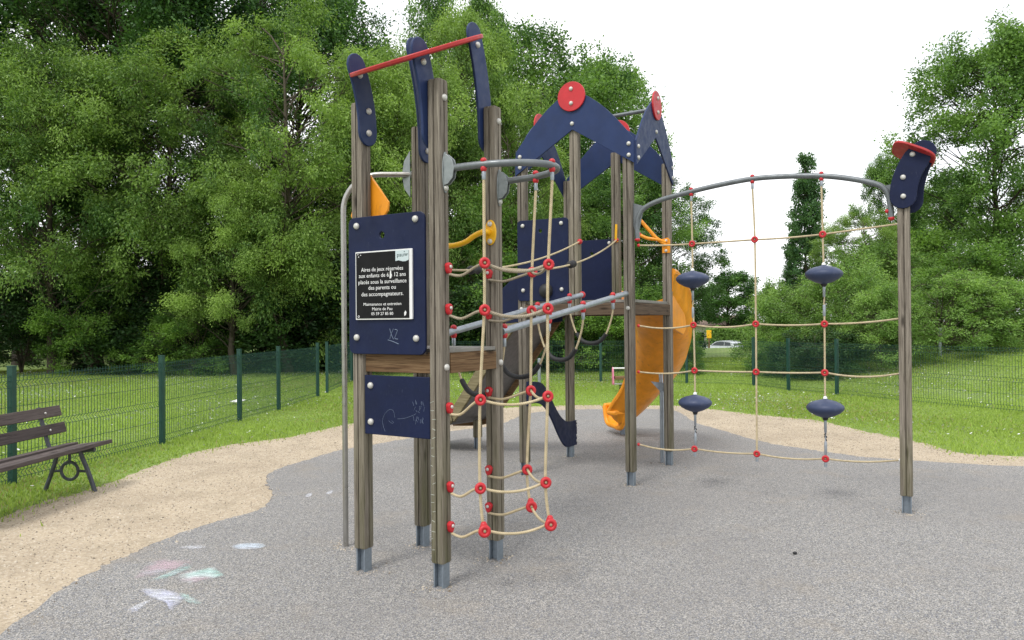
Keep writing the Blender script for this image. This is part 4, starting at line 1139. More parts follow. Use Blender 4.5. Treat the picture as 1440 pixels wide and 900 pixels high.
# ================================================================== trees
def env(t, kind):
    if kind == 'round': return math.sqrt(max(0, 1 - ((t - .45) / .56) ** 2)) if t > .45 else .60 + .40 * (t / .45)
    if kind == 'low': return math.sqrt(max(0, 1 - ((t - .2) / .81) ** 2)) if t > .2 else .88 + .12 * (t / .2)
    if kind == 'column': return (.55 + .45 * min(1, t / .15)) * (1 - max(0, (t - .55) / .47) ** 1.6) if t < 1 else 0
    if kind == 'tall': return math.sqrt(max(0, 1 - ((t - .55) / .46) ** 2)) if t > .55 else .5 + .5 * (t / .55)
def np_tubes(segs):
    """list of (pts (m,3), radii (m,)) -> one mesh arrays, five sides"""
    V, Fq = [], []; n = 5; o = 0; q = np.arange(n) * 2 * PI / n
    for P, r in segs:
        m = len(P); T = np.gradient(P, axis=0); T /= np.linalg.norm(T, axis=1)[:, None] + 1e-9
        ref = np.where(np.abs(T[:, 2:3]) > .9, np.array([[1., 0, 0]]), np.array([[0, 0, 1.]]))
        a = np.cross(T, ref); a /= np.linalg.norm(a, axis=1)[:, None] + 1e-9; b_ = np.cross(T, a)
        ring = P[:, None] + (a[:, None] * np.cos(q)[None, :, None] + b_[:, None] * np.sin(q)[None, :, None]) * r[:, None, None]
        V.append(ring.reshape(-1, 3))
        i = np.arange(m - 1)[:, None] * n + np.arange(n)[None]; j = np.arange(m - 1)[:, None] * n + (np.arange(n)[None] + 1) % n
        Fq.append(np.stack([i, j, j + n, i + n], -1).reshape(-1, 4) + o); o += m * n
    return np.concatenate(V), np.concatenate(Fq)
def make_tree(H_, Rc, hb, kind, nclump, nleaf, ll, lw, leafmat, trunkmat='trunk', seed=0, droop=.4, cs=.24, stems=1, tr=.16, flat=1.0, lean=(0, 0), hole=.22, inner=.35):
    r = np.random.default_rng(seed); segs = []
    cl_c, cl_r, cl_t = [], [], []
    trunks = []
    for s in range(stems):
        a = r.uniform(0, 2 * PI); d = 0 if stems == 1 else r.uniform(.15, .5) * Rc
        zt_ = np.linspace(0, 1, 9)
        wob = np.cumsum(r.normal(0, .02 * H_ * .3, (9, 2)), 0); wob[0] = 0
        P = np.stack([wob[:, 0] + np.cos(a) * d * zt_ + lean[0] * zt_ ** 1.5, wob[:, 1] + np.sin(a) * d * zt_ + lean[1] * zt_ ** 1.5, zt_ * H_ * .92], -1)
        rad = tr * (1 - .88 * zt_ ** .8) / math.sqrt(stems); rad[0] *= 1.3
        trunks.append(P); segs.append((P, rad))
    dirs = r.normal(size=(5, 3)); ph = r.uniform(0, 6, 5)
    k = 0; tries = 0
    while k < nclump and tries < nclump * 6:
        tries += 1
        t = r.random() ** .85; rr_ = env(t, kind)
        a = r.uniform(0, 2 * PI); q = (inner + (1 - inner) * math.sqrt(r.random())) * rr_ * Rc * r.uniform(.86, 1.10)
        z = hb + t * (H_ - hb)
        lx = lean[0] * (z / H_) ** 1.5; ly = lean[1] * (z / H_) ** 1.5
        c = np.array([lx + q * math.cos(a), ly + q * math.sin(a), z])
        if sum(math.sin(float(c @ d_) * 2.2 / max(1, Rc * .33) + p_) for d_, p_ in zip(dirs, ph)) / 5 < -hole: continue
        rc = cs * Rc * r.uniform(.6, 1.25) * (1 if kind != 'column' else .9)
        cl_c.append(c); cl_r.append(rc); cl_t.append(r.normal(.46, .22)); k += 1
        tp = trunks[r.integers(len(trunks))]
        zs = max(.12 * H_, z - (.35 + .3 * r.random()) * max(q, .3) - .1 * H_ * r.random()); f = min(.97, zs / (H_ * .92)) * 8
        i = int(f); p0 = tp[i] * (1 - (f - i)) + tp[min(i + 1, 8)] * (f - i)
        mid = (p0 + c) / 2 + np.array([0, 0, .10 * np.linalg.norm(c - p0)]) + r.normal(0, .05, 3) * np.linalg.norm(c - p0)
        s_ = np.linspace(0, 1, 6)[:, None]; P = p0 * (1 - s_) ** 2 + mid * 2 * s_ * (1 - s_) + c * s_ ** 2; P[1:5] += np.cumsum(r.normal(0, .035, (4, 3)), 0) * np.linalg.norm(c - p0)
        segs.append((P, np.linspace(tr * .2, .006, 6) * (.5 + .5 * r.random())))
        for _ in range(2):
            e = c + r.normal(0, .55, 3) * rc; segs.append((np.linspace(P[3], e, 3), np.array([.010, .006, .003])))
    cl_c, cl_r, cl_t = np.array(cl_c), np.array(cl_r), np.array(cl_t)
    # every bough carries a handful of leafy sprays, so the crown is lumpy at two sizes
    NS = 7; m_ = len(cl_c)
    sd0 = r.normal(size=(m_, NS, 3)); sd0 /= np.linalg.norm(sd0, axis=2)[:, :, None]
    sc0 = cl_c[:, None] + sd0 * (cl_r[:, None, None] * r.uniform(.35, 1.0, (m_, NS, 1))) * np.array([1, 1, flat])
    sr0 = cl_r[:, None] * r.uniform(.22, .62, (m_, NS)); stn = cl_t[:, None] + r.normal(0, .09, (m_, NS))
    outw = sc0 - np.array([0, 0, hb + .3 * (H_ - hb)]); outw /= np.linalg.norm(outw, axis=2)[:, :, None] + 1e-9
    outw = outw * np.array([1, 1, .6]) + r.normal(0, .7, outw.shape) + np.array([0, 0, .35 if droop < .42 else -.9]); outw /= np.linalg.norm(outw, axis=2)[:, :, None]
    sc0, sr0, stn, outw = sc0.reshape(-1, 3), sr0.ravel(), stn.ravel(), outw.reshape(-1, 3)
    for q in r.choice(len(sc0), min(len(sc0), 260), replace=False):
        segs.append((np.linspace(cl_c[q // NS], sc0[q] + outw[q] * sr0[q], 3), np.array([.009, .006, .003])))
    wgt = sr0 ** 1.7; wgt /= wgt.sum(); idx = r.choice(len(sc0), nleaf, p=wgt); cl_t = stn
    d = r.normal(size=(nleaf, 3)); d /= np.linalg.norm(d, axis=1)[:, None]
    rad = r.random(nleaf) ** .5 * sr0[idx] * (1 + .3 * r.normal(size=nleaf).clip(-1, 2.5))
    al = r.normal(0, .45 if droop < .42 else .7, nleaf) * sr0[idx]
    c = sc0[idx] + d * rad[:, None] * np.array([1, 1, .8]) + outw[idx] * al[:, None]; c[:, 2] = np.maximum(c[:, 2], .05)
    ax = d * .5 + outw[idx] * .5 + r.normal(0, .5, (nleaf, 3)); ax[:, 2] -= droop; ax /= np.linalg.norm(ax, axis=1)[:, None]
    up = r.normal(0, .7, (nleaf, 3)) + np.array([0, 0, .75]) + d * .6
    sd_ = np.cross(ax, up); sd_ /= np.linalg.norm(sd_, axis=1)[:, None] + 1e-9
    l = ll * r.uniform(.6, 1.25, nleaf)[:, None]; wd = lw * r.uniform(.7, 1.2, nleaf)[:, None] / 2
    v = np.stack([c, c + ax * l * .45 + sd_ * wd, c + ax * l, c + ax * l * .45 - sd_ * wd], 1).reshape(-1, 3)
    tint = np.clip(cl_t[idx] + r.normal(0, .14, nleaf), 0, 1)
    lm = raw_mesh('crown', v, np.arange(4 * nleaf).reshape(-1, 4), MT[leafmat], np.repeat(tint, 4))
    V, Fq = np_tubes(segs); tm = raw_mesh('trunk', V, Fq, MT[trunkmat])
    tm.polygons.foreach_set('use_smooth', [True] * len(tm.polygons))
    return tm, lm
PROTO = {
 'rob1': make_tree(10, 3.4, 1.6, 'low', 120, 120000, .098, .036, 'robinia', 'twig', 1, .45, .19, hole=.07),
 'rob2': make_tree(10, 3.0, 2.2, 'round', 105, 105000, .098, .036, 'robinia', 'twig', 2, .45, .20, lean=(.5, 0), hole=.07),
 'rob3': make_tree(10, 3.2, 1.2, 'tall', 108, 108000, .098, .036, 'robinia', 'twig', 3, .45, .19, hole=.07),
 'oak1': make_tree(14, 4.6, 3.0, 'round', 130, 80000, .125, .07, 'oak', 'trunk', 4, .25, .17, tr=.26, hole=.06),
 'oak2': make_tree(14, 4.2, 2.0, 'tall', 120, 76000, .125, .07, 'oak', 'trunk', 5, .25, .18, tr=.24, hole=.05),
 'mid1': make_tree(10, 3.6, 1.0, 'round', 130, 76000, .11, .062, 'mid', 'trunk', 6, .3, .20, tr=.17, hole=.14, inner=.2),
 'mid2': make_tree(10, 3.2, 2.4, 'tall', 100, 66000, .11, .062, 'mid', 'trunk', 7, .3, .21, tr=.17, hole=.08, inner=.2),
 'shr1': make_tree(4, 2.0, .1, 'low', 70, 26000, .10, .055, 'shrubleaf', 'twig', 8, .2, .26, stems=4, tr=.07),
 'shr2': make_tree(4, 2.1, .15, 'low', 75, 26000, .11, .050, 'shrubleaf', 'twig', 9, .3, .25, stems=5, tr=.07),
 'lsh1': make_tree(4, 2.1, .1, 'low', 75, 28000, .11, .042, 'lightshrub', 'twig', 10, .35, .25, stems=5, tr=.06),
 'lsh2': make_tree(4, 2.3, .15, 'low', 70, 28000, .11, .042, 'lightshrub', 'twig', 11, .3, .24, stems=4, tr=.06, hole=.15),
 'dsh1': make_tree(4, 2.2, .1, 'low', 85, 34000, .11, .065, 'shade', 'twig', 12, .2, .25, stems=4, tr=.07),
 'mid3': make_tree(10, 3.3, 2.2, 'round', 150, 92000, .105, .06, 'mid', 'trunk', 21, .3, .19, tr=.15, hole=.2, inner=.12),
 'far1': make_tree(8, 2.7, 2.7, 'round', 110, 34000, .16, .10, 'oak', 'trunk', 22, .2, .22, tr=.16, hole=.3),
 'pop1': make_tree(14, 1.35, .8, 'column', 150, 30000, .17, .11, 'poplar', 'trunk', 13, -.5, .42, tr=.16, flat=1.5, hole=.35, inner=.1),
}
def plant(kind, px, Y, topy, name, label, cat, group, wide=1.0, rot=None, shift=0, z0=None):
    base_h = {'far': 8, 'rob': 10, 'oak': 14, 'mid': 10, 'shr': 4, 'lsh': 4, 'dsh': 4, 'pop': 14}[kind[:3]]
    g = aty(px, 470, Y); x = g.x; zg_ = hz_(x, Y) if z0 is None else z0
    h_ = zof(x, Y, topy) - zg_; s = h_ / base_h / 1.0
    r = root(name, (x, Y, zg_), label, cat, group)
    tm, lm = PROTO[kind]
    for nm, me in (('trunk', tm), ('crown', lm)): link(nm, me, r, (x, Y, zg_))
    r.scale = (s * wide, s * wide, s)
    r.rotation_euler = (0, 0, random.uniform(0, 6.28) if rot is None else rot)
    return r
GT = 'trees of the wood behind the left fence'; GB = 'bushes along the edge of the wood'; GR = 'bushes beyond the right fence'; GRT = 'trees on the right'
TL = [
 ('oak1', 35, 33, -95, 'broadleaf_tree', 'tall dark oak at the far left edge, rising out of the top of the photo', GT, 1.15),
 ('oak2', 178, 30, -110, 'broadleaf_tree', 'tall dark tree with a thick trunk seen through the leaves left of the fence posts', GT, 1.15),
 ('oak1', 330, 33, -75, 'broadleaf_tree', 'dark broad oak behind the pale feathery trees, left of the sign panel', GT, 1.1),
 ('oak2', 425, 37, -30, 'broadleaf_tree', 'dark oak with thin sky-lit top just left of the steel pole', GT, .9),
 ('mid2', 650, 41, -8, 'broadleaf_tree', 'sparse tall tree whose top shows above the red roof disc', GT, .62),
 ('mid1', 775, 37, 62, 'broadleaf_tree', 'round green tree behind the navy roof boards of the big tower', GT, 1.0),
 ('mid2', 845, 40, 96, 'broadleaf_tree', 'second green tree behind the roof, on its right shoulder', GT, .8),
 ('oak1', 940, 33, 262, 'broadleaf_tree', 'low dark round tree right of the big tower, above the orange slide', GT, 1.05),
 ('far1', 1026, 89, 388, 'broadleaf_tree', 'small dark distant tree right of the orange slide by the pale house', GT, 1.5),
 ('rob1', 75, 25.5, 75, 'feathery_tree', 'feathery pale tree at the left edge above the bench', GT, 1.1),
 ('rob2', 232, 26.5, 62, 'feathery_tree', 'feathery tree between the bench and the first tall fence post', GT, 1.15),
 ('rob3', 405, 25.5, 28, 'feathery_tree', 'bright feathery tree left of the steel pole', GT, 1.1),
 ('rob1', 572, 28, 82, 'feathery_tree', 'yellow-green feathery tree behind the small tower', GT, .95),
 ('rob2', 640, 31, 45, 'feathery_tree', 'yellow-green feathery tree between the two towers', GT, .9),
 ('rob3', 715, 29, 170, 'feathery_tree', 'low yellow-green feathery tree left of the navy roof boards', GT, 1.0),
 ('rob2', 330, 24.5, 235, 'feathery_tree', 'young bright feathery tree in front of the dark wood, above the tall fence post', GT, 1.2),
 ('mid1', 140, 28.5, 230, 'broadleaf_tree', 'shaded bushy tree under the feathery crowns on the left', GT, 1.2),
 ('mid1', 470, 30, 230, 'broadleaf_tree', 'shaded bushy tree just left of the sign panel', GT, 1.2),
 ('mid2', 880, 30, 250, 'broadleaf_tree', 'light green tree directly behind the lone tower post pair', GT, 1.2),
 ('mid3', 1408, 27.5, 58, 'broadleaf_tree', 'big green tree with an outreaching top limb at the right edge', GRT, 1.0),
 ('mid2', 1255, 31, 222, 'broadleaf_tree', 'tree with a thin top just left of the red-capped lone post', GRT, .6),
 ('rob3', 1215, 27, 300, 'broadleaf_tree', 'light green spreading tree between the rope net and the lone post', GRT, 1.25),
 ('mid1', 1330, 35, 250, 'broadleaf_tree', 'darker tree behind the lone post on its right', GRT, .8),
 ('pop1', 1137, 58, 226, 'columnar_poplar', 'tall narrow dark poplar seen through the rope net', GRT, 1.0),
 ('pop1', 1117, 60, 335, 'columnar_poplar', 'short narrow dark poplar left of the tall one', GRT, 1.0),
]
for k, px, Y, ty, nm, lb, gp, wd in TL: plant(k, px, Y, ty, nm, lb, 'tree', gp, wd)
BL = [
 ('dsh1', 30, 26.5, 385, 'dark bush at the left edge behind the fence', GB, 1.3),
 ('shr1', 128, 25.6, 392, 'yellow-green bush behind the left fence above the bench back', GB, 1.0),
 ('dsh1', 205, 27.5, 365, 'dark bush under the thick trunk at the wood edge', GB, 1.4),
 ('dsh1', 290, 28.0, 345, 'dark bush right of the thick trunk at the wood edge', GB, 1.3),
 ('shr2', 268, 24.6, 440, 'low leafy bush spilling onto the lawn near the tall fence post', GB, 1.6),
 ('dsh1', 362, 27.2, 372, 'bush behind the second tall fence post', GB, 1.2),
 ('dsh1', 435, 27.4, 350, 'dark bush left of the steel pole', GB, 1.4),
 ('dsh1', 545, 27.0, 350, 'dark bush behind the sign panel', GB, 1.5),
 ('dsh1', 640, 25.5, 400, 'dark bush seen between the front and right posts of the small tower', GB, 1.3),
 ('shr1', 690, 27.5, 300, 'tall green bush behind the right post of the small tower', GB, 1.0),
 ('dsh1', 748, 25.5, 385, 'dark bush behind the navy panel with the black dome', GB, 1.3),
 ('shr2', 800, 24.8, 425, 'light bush behind the rope bridge', GB, 1.5),
 ('shr1', 850, 25.6, 405, 'green bush below the plain navy back panel', GB, 1.3),
 ('shr1', 905, 26, 412, 'green bush behind the orange slide', GB, 1.2),
 ('shr2', 966, 22.8, 468, 'small bush right of the orange slide, beside the grassy gap', GB, .8),
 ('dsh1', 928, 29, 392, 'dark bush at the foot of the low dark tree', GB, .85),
 ('lsh1', 1100, 25.0, 402, 'pale green bush left of the middle of the rope net', GR, .9),
 ('lsh2', 1128, 23.8, 398, 'pale green bush behind the middle of the rope net', GR, 1.1),
 ('lsh1', 1192, 22.4, 372, 'pale green bush behind the right foot pods', GR, 1.1),
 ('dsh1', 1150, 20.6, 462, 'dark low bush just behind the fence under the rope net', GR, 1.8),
 ('shr1', 1102, 21.6, 470, 'dark green low bush just behind the fence left of the net centre', GR, 1.5),
 ('lsh2', 1240, 20.6, 405, 'pale green bush just left of the lone post', GR, 1.2),
 ('lsh1', 1232, 26, 338, 'tall pale green bush left of the lone post', GR, 1.1),
 ('lsh2', 1318, 20.8, 385, 'yellow-green bush on the bank right of the lone post', GR, 1.5),
 ('shr1', 1365, 22.5, 355, 'green bush on the bank near the right edge', GR, 1.3),
 ('lsh1', 1405, 20.6, 390, 'yellow-green bush on the bank at the right edge', GR, 1.5),
 ('shr2', 1290, 28, 330, 'green bush behind the lone post', GR, 1.3),
 ('shr1', 1450, 22.0, 370, 'green bush on the bank cut off by the right edge', GR, 1.4),
]
for k, px, Y, ty, lb, gp, wd in BL: plant(k, px, Y, ty, 'bush', lb, 'bush', gp, wd)
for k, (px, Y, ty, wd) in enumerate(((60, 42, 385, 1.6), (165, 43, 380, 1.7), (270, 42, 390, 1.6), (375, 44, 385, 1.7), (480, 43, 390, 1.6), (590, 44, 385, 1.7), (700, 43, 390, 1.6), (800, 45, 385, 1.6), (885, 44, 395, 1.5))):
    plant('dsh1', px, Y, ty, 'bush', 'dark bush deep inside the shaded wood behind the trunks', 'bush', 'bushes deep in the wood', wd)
# clipped hedge by the distant road
def hedge(x0, x1, y, z0, h_, name, label):
    r = np.random.default_rng(5); n = 26000
    x = r.uniform(x0, x1, n); fz = r.random(n); yy = y + r.uniform(-.8, .8, n); z = z0 + fz ** .8 * h_ * (1 + .05 * np.sin(x * 2) + .03 * np.sin(x * 5))
    c = np.stack([x, yy, z], -1); ax = r.normal(size=(n, 3)); ax /= np.linalg.norm(ax, axis=1)[:, None]; up = r.normal(0, .5, (n, 3)) + np.array([0, -.4, 1])
    s = np.cross(ax, up); s /= np.linalg.norm(s, axis=1)[:, None]; l = r.uniform(.15, .3, n)[:, None]
    v = np.stack([c, c + ax * l * .5 + s * l * .3, c + ax * l, c + ax * l * .5 - s * l * .3], 1).reshape(-1, 3)
    rt = root(name, ((x0 + x1) / 2, y, z0), label, 'hedge')
    me = raw_mesh('foliage', v - np.array([(x0 + x1) / 2, y, z0]), np.arange(4 * n).reshape(-1, 4), MT['lightshrub'], np.repeat(np.clip(r.normal(.6, .2, n), 0, 1), 4))
    link('foliage', me, rt, ((x0 + x1) / 2, y, z0))
    mb = MB()
    for q in np.arange(x0 + .3, x1, .8): mb.tube([(q, y, z0 - .1), (q + .1, y, z0 + h_ * .5), (q, y, z0 + h_ * .8)], [.05, .04, .02], 6)
    part('stems', mb, MT['trunk'], rt)
hx0, hx1 = aty(996, 470, 84).x, aty(1072, 470, 84).x
hedge(hx0, hx1, 84, hz_(20, 84), zof(22, 84, 462) - hz_(20, 84), 'hedge', 'clipped bright green hedge behind the parked silver car')

# ================================================================== distant road, car, house, sign and odd posts
m, nt, b = newmat('asphalt'); v = coords(nt)
L(nt, mixc(nt, ramp(nt, noise(nt, v, 3, 6), [(.3, 0.), (.7, 1.)]), (.045, .045, .047), (.075, .074, .072)), b.inputs['Base Color']); b.inputs['Roughness'].default_value = .9
mb = MB(); ry = 78
mb.add([(-60, ry - 3, hz_(0, ry) + .02), (120, ry - 3, hz_(0, ry) + .02), (120, ry + 3.2, hz_(0, ry + 3) + .02), (-60, ry + 3.2, hz_(0, ry + 3) + .02)], [(0, 1, 2, 3)])
link('road', mb.mesh('road', (0, 0, 0), m, 0), None, (0, 0, 0), kind='structure')

def car(px, Y, label):
    x = aty(px, 480, Y).x; z = hz_(x, Y) + .02
    r = root('parked_car', (x, Y, z), label, 'car')
    Xa, Ya = Vector((-1, .0, 0)), Vector((0, 1, 0)); o = Vector((x, Y, z))
    paint = metal('silver_paint', (.62, .64, .68), .3, .35, .05); glass = metal('car_glass', (.03, .035, .04), .08, 0, 0.05)
    # side outline (x forward, z up) lofted across the width with tumblehome
    prof = [(-2.05, .30), (-2.08, .62), (-2.0, .92), (-1.86, 1.02), (-1.62, 1.36), (-1.30, 1.48), (-.3, 1.52), (.35, 1.45), (1.05, 1.02), (1.85, .88), (2.08, .70), (2.10, .32)]
    mb = MB(); ws = [-.86, -.80, .80, .86]; n = len(prof)
    for w_ in (-.86, -.70, .70, .86):
        for a, zz in prof:
            k = 1 if zz < .95 else 1 - (zz - .95) * .32
            f = 1 if abs(w_) < .8 else .985
            mb.v.append(tuple(o + Xa * a * f + Ya * w_ * k + Zv * (zz if abs(w_) < .8 else min(zz, .26 + (zz - .26) * .985))))
    for i in range(3):
        for k in range(n): mb.f.append((i * n + k, i * n + (k + 1) % n, (i + 1) * n + (k + 1) % n, (i + 1) * n + k))
    mb.f += [tuple(range(n))[::-1], tuple(3 * n + k for k in range(n))]
    bd_ = part('body', mb, paint, r, smooth=35)
    for s in (-1, 1):
        for poly in ([(-1.55, 1.02), (-1.38, 1.34), (-.75, 1.41), (-.75, 1.02)], [(-.68, 1.02), (-.68, 1.41), (-.2, 1.43), (.28, 1.37), (.85, 1.03)]):
            mb = MB(); q = [o + Xa * a + Ya * s * (.868 * (1 - (zz - .95) * .32)) + Zv * zz for a, zz in poly]; q2 = [p + Ya * s * .012 for p in q]
            mb.add(q + q2, [(0, 1, 2, 3)[::1] if len(q) == 4 else (0, 1, 2, 3, 4), tuple(range(len(q), 2 * len(q)))[::-1]] + [(k, (k + 1) % len(q), len(q) + (k + 1) % len(q), len(q) + k) for k in range(len(q))])
            part('window', mb, glass, r, smooth=0)
        for a in (-1.28, 1.3):
            c = o + Xa * a + Ya * s * .76 + Zv * .31
            mb = MB(); mb.lathe(c - Ya * .1, Ya, [(.2, 0), (.31, .02), (.31, .18), (.2, .2)], 20); wh = part('wheel', mb, MT['black'], r)
            mb = MB(); mb.lathe(c + Ya * s * .09, Ya * s, [(.19, 0), (.17, .02), (.04, .03)], 14); part('rim', mb, MT['galv'], wh)
    for nm, pts in (('windscreen', [(.40, 1.44), (1.0, 1.05)]), ('rear_window', [(-1.60, 1.36), (-1.84, 1.04)])):
        mb = MB(); a, b_ = pts; nz = Vector((b_[1] - a[1], a[0] - b_[0])).normalized() * (.012 if nm == 'windscreen' else -.012)
        nz = nz if (nz.y > 0) else -nz
        q = [o + Xa * (p[0] + nz.x) + Ya * w_ * (1 - (p[1] - .95) * .32) + Zv * (p[1] + nz.y) for p, w_ in ((a, -.66), (a, .66), (b_, .7), (b_, -.7))]
        mb.add(q, [(0, 1, 2, 3)]); part(nm, mb, glass, r, smooth=0)
    r.rotation_euler = (0, 0, R(-52))
car(1017, 77.2, 'silver parked car half hidden behind the grassy rise')

def house(px, Y, w_, d_, eave, ridge, label):
    x = aty(px, 450, Y).x; z = hz_(x, Y); r = root('house', (x, Y, z), label, 'house')
    mb = MB(); mb.box((x, Y, z + eave / 2), (w_ / 2, 0, 0), (0, d_ / 2, 0), (0, 0, eave / 2))
    mb.add([(x - w_ / 2, Y - d_ / 2 + .01, z + eave), (x - w_ / 2, Y + d_ / 2 - .01, z + eave), (x - w_ / 2 + .01, Y, z + ridge - .1)], [(0, 1, 2)]); mb.add([(x + w_ / 2, Y - d_ / 2 + .01, z + eave), (x + w_ / 2, Y + d_ / 2 - .01, z + eave), (x + w_ / 2 - .01, Y, z + ridge - .1)], [(0, 1, 2)])
    part('wall', mb, plastic('house_render', (.62, .60, .56), .85, .06, (.4, .37, .32), .3), r, smooth=0)
    rm = plastic('roof_tiles', (.23, .16, .13), .85, .3, (.1, .09, .08), .6)
    for s in (-1, 1):
        mb = MB(); a = Vector((x, Y + s * (d_ / 2 + .4), z + eave - .15)); t = Vector((x, Y, z + ridge)); e = (t - a); nz = Vector((0, -e.z * s, abs(e.y))).normalized() if False else Vector((1, 0, 0)).cross(e).normalized()
        nz = nz if nz.z > 0 else -nz
        mb.box((a + t) / 2 + nz * .08, (w_ / 2 + .3, 0, 0), e / 2, nz * .06); part('roof', mb, rm, r, smooth=0)
    gl = metal('house_glass', (.04, .045, .05), .1, 0, .05)
    for q in (-.32, 0, .32):
        mb = MB(); mb.box((x + q * w_, Y - d_ / 2 - .02, z + 1.6), (.5, 0, 0), (0, .03, 0), (0, 0, .6)); wn = part('window', mb, MT['white'], r, smooth=0)
        mb = MB()
        for s in (-1, 1): mb.box((x + q * w_ + s * .22, Y - d_ / 2 - .055, z + 1.6), (.19, 0, 0), (0, .004, 0), (0, 0, .52))
        part('pane', mb, gl, wn, smooth=0)
    return r
hY = 97
house(1000, hY, 6.5, 6, zof(26, hY, 457) - hz_(26, hY), zof(26, hY, 445) - hz_(26, hY), 'pale rendered house with a brown roof behind the dark distant tree')
# yellow panel on a brown post
x = aty(997, 470, 60).x; z = hz_(x, 60); r = root('yellow_sign', (x, 60, z), 'small yellow panel on a brown post left of the hedge', 'sign')
mb = MB(); mb.box((x, 60, zof(x, 60, 470)), (.19, 0, 0), (0, .05, 0), (0, 0, .32)); part('panel', mb, MT['yellow'], r, bevel=.02)
zb = zof(x, 60, 470) - .32; mb = MB(); mb.tube([(x, 60.03, z), (x, 60.03, zb)], .09, 8); part('post', mb, MT['beam'], r)
def slim_post(px, Y, ty, label):
    x = aty(px, 480, Y).x; z = hz_(x, Y); r = root('slim_post', (x, Y, z), label, 'post')
    h_ = zof(x, Y, ty); mb = MB(); mb.tube([(x, Y, z), (x, Y, h_)], .045, 10); part('shaft', mb, MT['galv'], r)
    mb = MB(); mb.lathe((x, Y, h_), Zv, [(.05, 0), (.05, .02), (.02, .04)], 10); part('cap', mb, MT['galv'], r)
slim_post(1322, 20.5, 463, 'thin pale post on the bank right of the lone wooden post')
slim_post(758, 19.5, 506, 'thin grey post on the lawn behind the rope bridge')
# pink rocking toy behind the slide
x0 = gnd(868, 552); r = root('spring_rider', (x0.x, x0.y, 0), 'pink spring rider with pale handle bars behind the orange slide', 'spring rider')
yr = x0.y; xl = aty(863, 530, yr).x; zt1, zt0 = zof(xl, yr, 518), zof(xl, yr, 541)
for k in (0, .42):
    mb = MB(); mb.prism([(-.02, zt0), (.20, zt0), (.22, zt0 + .05), (.12, zt1), (.06, zt1 + .03), (.0, zt1 - .03)], Vector((xl + k, yr + .1, 0)), Vector((0, -1, 0)), Zv, .03); part('side_plate', mb, MT['pink'], r, bevel=.008)
for z, t in ((zt1, .018), (zt0 + .02, .02)):
    mb = MB(); mb.tube([(xl - .02, yr, z), (xl + .44, yr, z)], t, 8); part('bar', mb, MT['white'], r)
mb = MB(); mb.box((xl + .21, yr, (zt0 + zt1) / 2 - .03), (.19, 0, 0), (0, .12, 0), (0, 0, .035)); part('seat', mb, MT['beam'], r, bevel=.01)
mb = MB(); mb.tube([(xl + .21 + .08 * math.cos(q), yr + .08 * math.sin(q), zt0 * q / 31.5) for q in np.linspace(0, 31.4, 80)], .014, 6); part('spring', mb, MT['black'], r)
# paper on the lawn, a dark stone on the rubber
pp = gnd(334, 569); mb = MB()
mb.add([(pp.x - .12, pp.y - .1, .07), (pp.x + .1, pp.y - .12, .055), (pp.x + .14, pp.y + .1, .09), (pp.x - .08, pp.y + .12, .06), (pp.x + .02, pp.y, .12)], [(0, 1, 4), (1, 2, 4), (2, 3, 4), (3, 0, 4)])
part('paper_sheet', mb, MT['white'], None, smooth=0, label='crumpled white paper lying on the lawn behind the fence', category='paper')
g = gnd(1118, 783); mb = MB(); mb.ball(g + Zv * (ZR + .010), .014, 10, (1.1, .8, .75)); part('stone', mb, MT['black'], None, label='small dark stone on the grey rubber in the right foreground', category='stone')
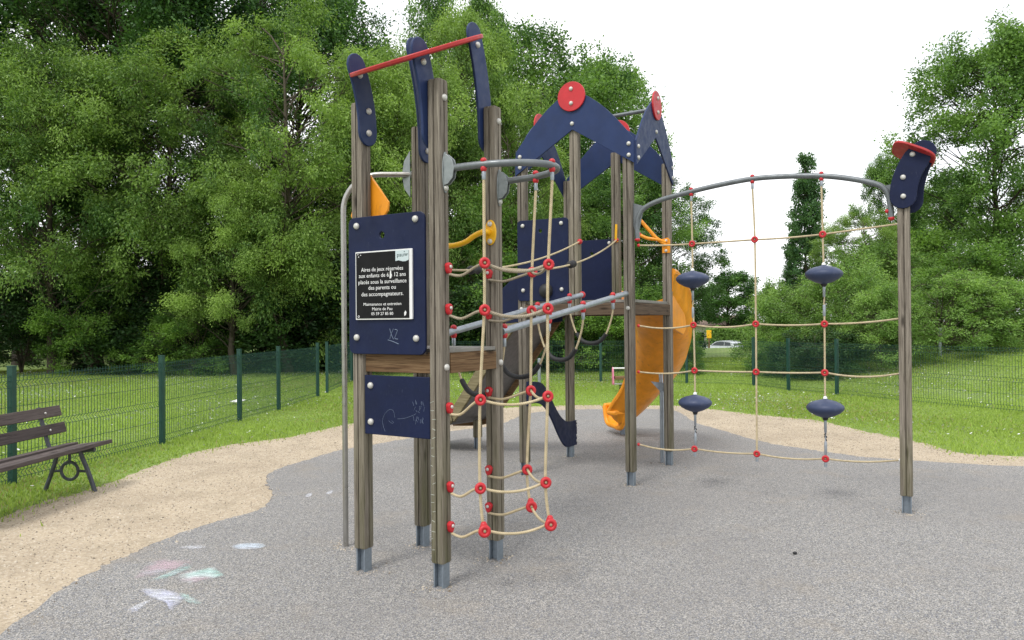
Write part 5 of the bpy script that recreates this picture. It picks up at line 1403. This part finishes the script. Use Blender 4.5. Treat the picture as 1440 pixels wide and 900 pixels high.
# chalk scribbles on the rubber
def chalk(name, px_poly, cols, label, seed, dens=.5):
    m, nt, b = newmat(name + '_' + str(seed)); v = coords(nt)
    c = ramp(nt, noise(nt, v, 3.0, 2, .5, .4), [(.38, cols[0]), (.5, cols[1]), (.6, cols[2])])
    L(nt, c, b.inputs['Base Color']); b.inputs['Roughness'].default_value = .95
    uv = N(nt, 'ShaderNodeAttribute', attribute_name='edge')
    stk = N(nt, 'ShaderNodeMapping'); stk.inputs['Rotation'].default_value = (0, 0, R(-18 - 7 * (seed % 3))); stk.inputs['Scale'].default_value = (5, 38, 1)
    L(nt, v, stk.inputs['Vector']); sk = ramp(nt, noise(nt, stk.outputs[0], 1.6, 4, .6), [(.34, .30), (.58, 1.)])
    al = math_(nt, 'MULTIPLY', ramp(nt, noise(nt, v, 120, 3, .6), [(.46 - dens * .28, 0.), (.58, 1.)]), ramp(nt, math_(nt, 'ADD', uv.outputs['Fac'], math_(nt, 'MULTIPLY_ADD', noise(nt, coords(nt, (1, 1, 1)), 14, 4), 1.3, -.62)), [(.05, 0.), (.85, .95)]))
    al = math_(nt, 'MULTIPLY', al, sk)
    L(nt, al, b.inputs['Alpha'])
    P = cr([gnd(x, y, ZR + .004) for x, y in px_poly], 6, True); cx = sum(P, Vector()) / len(P)
    V = [tuple(cx)]; Fx = []; ed = [1.0]; n = len(P)
    for rg, e in ((.5, .8), (.8, .4), (1.0, 0.0)):
        V += [tuple(cx.lerp(p, rg)) for p in P]; ed += [e] * n
    for k in range(n):
        Fx.append((0, 1 + k, 1 + (k + 1) % n))
        for q in range(2): a = 1 + q * n; Fx.append((a + k, a + n + k, a + n + (k + 1) % n, a + (k + 1) % n))
    me = bpy.data.meshes.new(name); me.from_pydata([tuple(Vector(p) - cx) for p in V], [], Fx); at = me.attributes.new('edge', 'FLOAT', 'POINT'); at.data.foreach_set('value', ed); me.materials.append(m)
    link(name, me, None, cx, label=label, category='chalk drawing', group='chalk scribbles on the grey rubber')
W_, PK, MN, LV = (.72, .74, .80), (.62, .46, .52), (.42, .66, .60), (.60, .62, .78)
chalk('chalk_scribble', [(186, 812), (215, 788), (245, 786), (270, 788), (262, 797), (235, 804), (205, 812)], (PK, PK, (.55, .55, .6)), 'faded pink chalk scribble on the grey rubber near the sand path', 1, .25)
chalk('chalk_scribble', [(210, 816), (240, 803), (262, 791), (272, 797), (255, 805), (228, 815)], (MN, (.5, .6, .62), MN), 'thin mint chalk streak beside the pink scribble', 2, .25)
chalk('chalk_scribble', [(247, 812), (262, 804), (300, 796), (308, 800), (316, 810), (290, 815), (262, 822)], (MN, (.70, .80, .80), PK), 'bold mint and pink chalk patch on the grey rubber', 3, .9)
chalk('chalk_scribble', [(196, 829), (220, 826), (245, 831), (262, 840), (254, 848), (240, 858), (232, 848), (210, 840)], (LV, W_, LV), 'large lavender chalk patch nearest the camera', 4, .8)
chalk('chalk_scribble', [(250, 832), (266, 836), (284, 848), (270, 849), (258, 844)], (MN, (.55, .62, .6), MN), 'pale green chalk tail at the right of the lavender patch', 5, .2)
chalk('chalk_scribble', [(322, 769), (345, 763), (374, 765), (366, 771), (340, 773)], ((.62, .72, .82), (.66, .74, .84), W_), 'pale blue chalk smear farther back on the grey rubber', 6, .7)
chalk('chalk_scribble', [(178, 858), (200, 846), (216, 842), (205, 850), (188, 862)], (W_, W_, LV), 'thin white chalk streak left of the lavender patch', 7, .1)
chalk('chalk_scribble', [(246, 770), (280, 766), (292, 769), (275, 772)], (W_, W_, W_), 'faint white chalk line farthest left on the grey rubber', 8, .05)
chalk('chalk_scribble', [(428, 699), (434, 693), (440, 694), (436, 699)], (W_, W_, W_), 'small white chalk mark left of the steel pole', 9, .3)
chalk('chalk_scribble', [(457, 694), (464, 690), (470, 690), (464, 695)], (W_, W_, W_), 'small white chalk mark next to the steel pole foot', 10, .3)
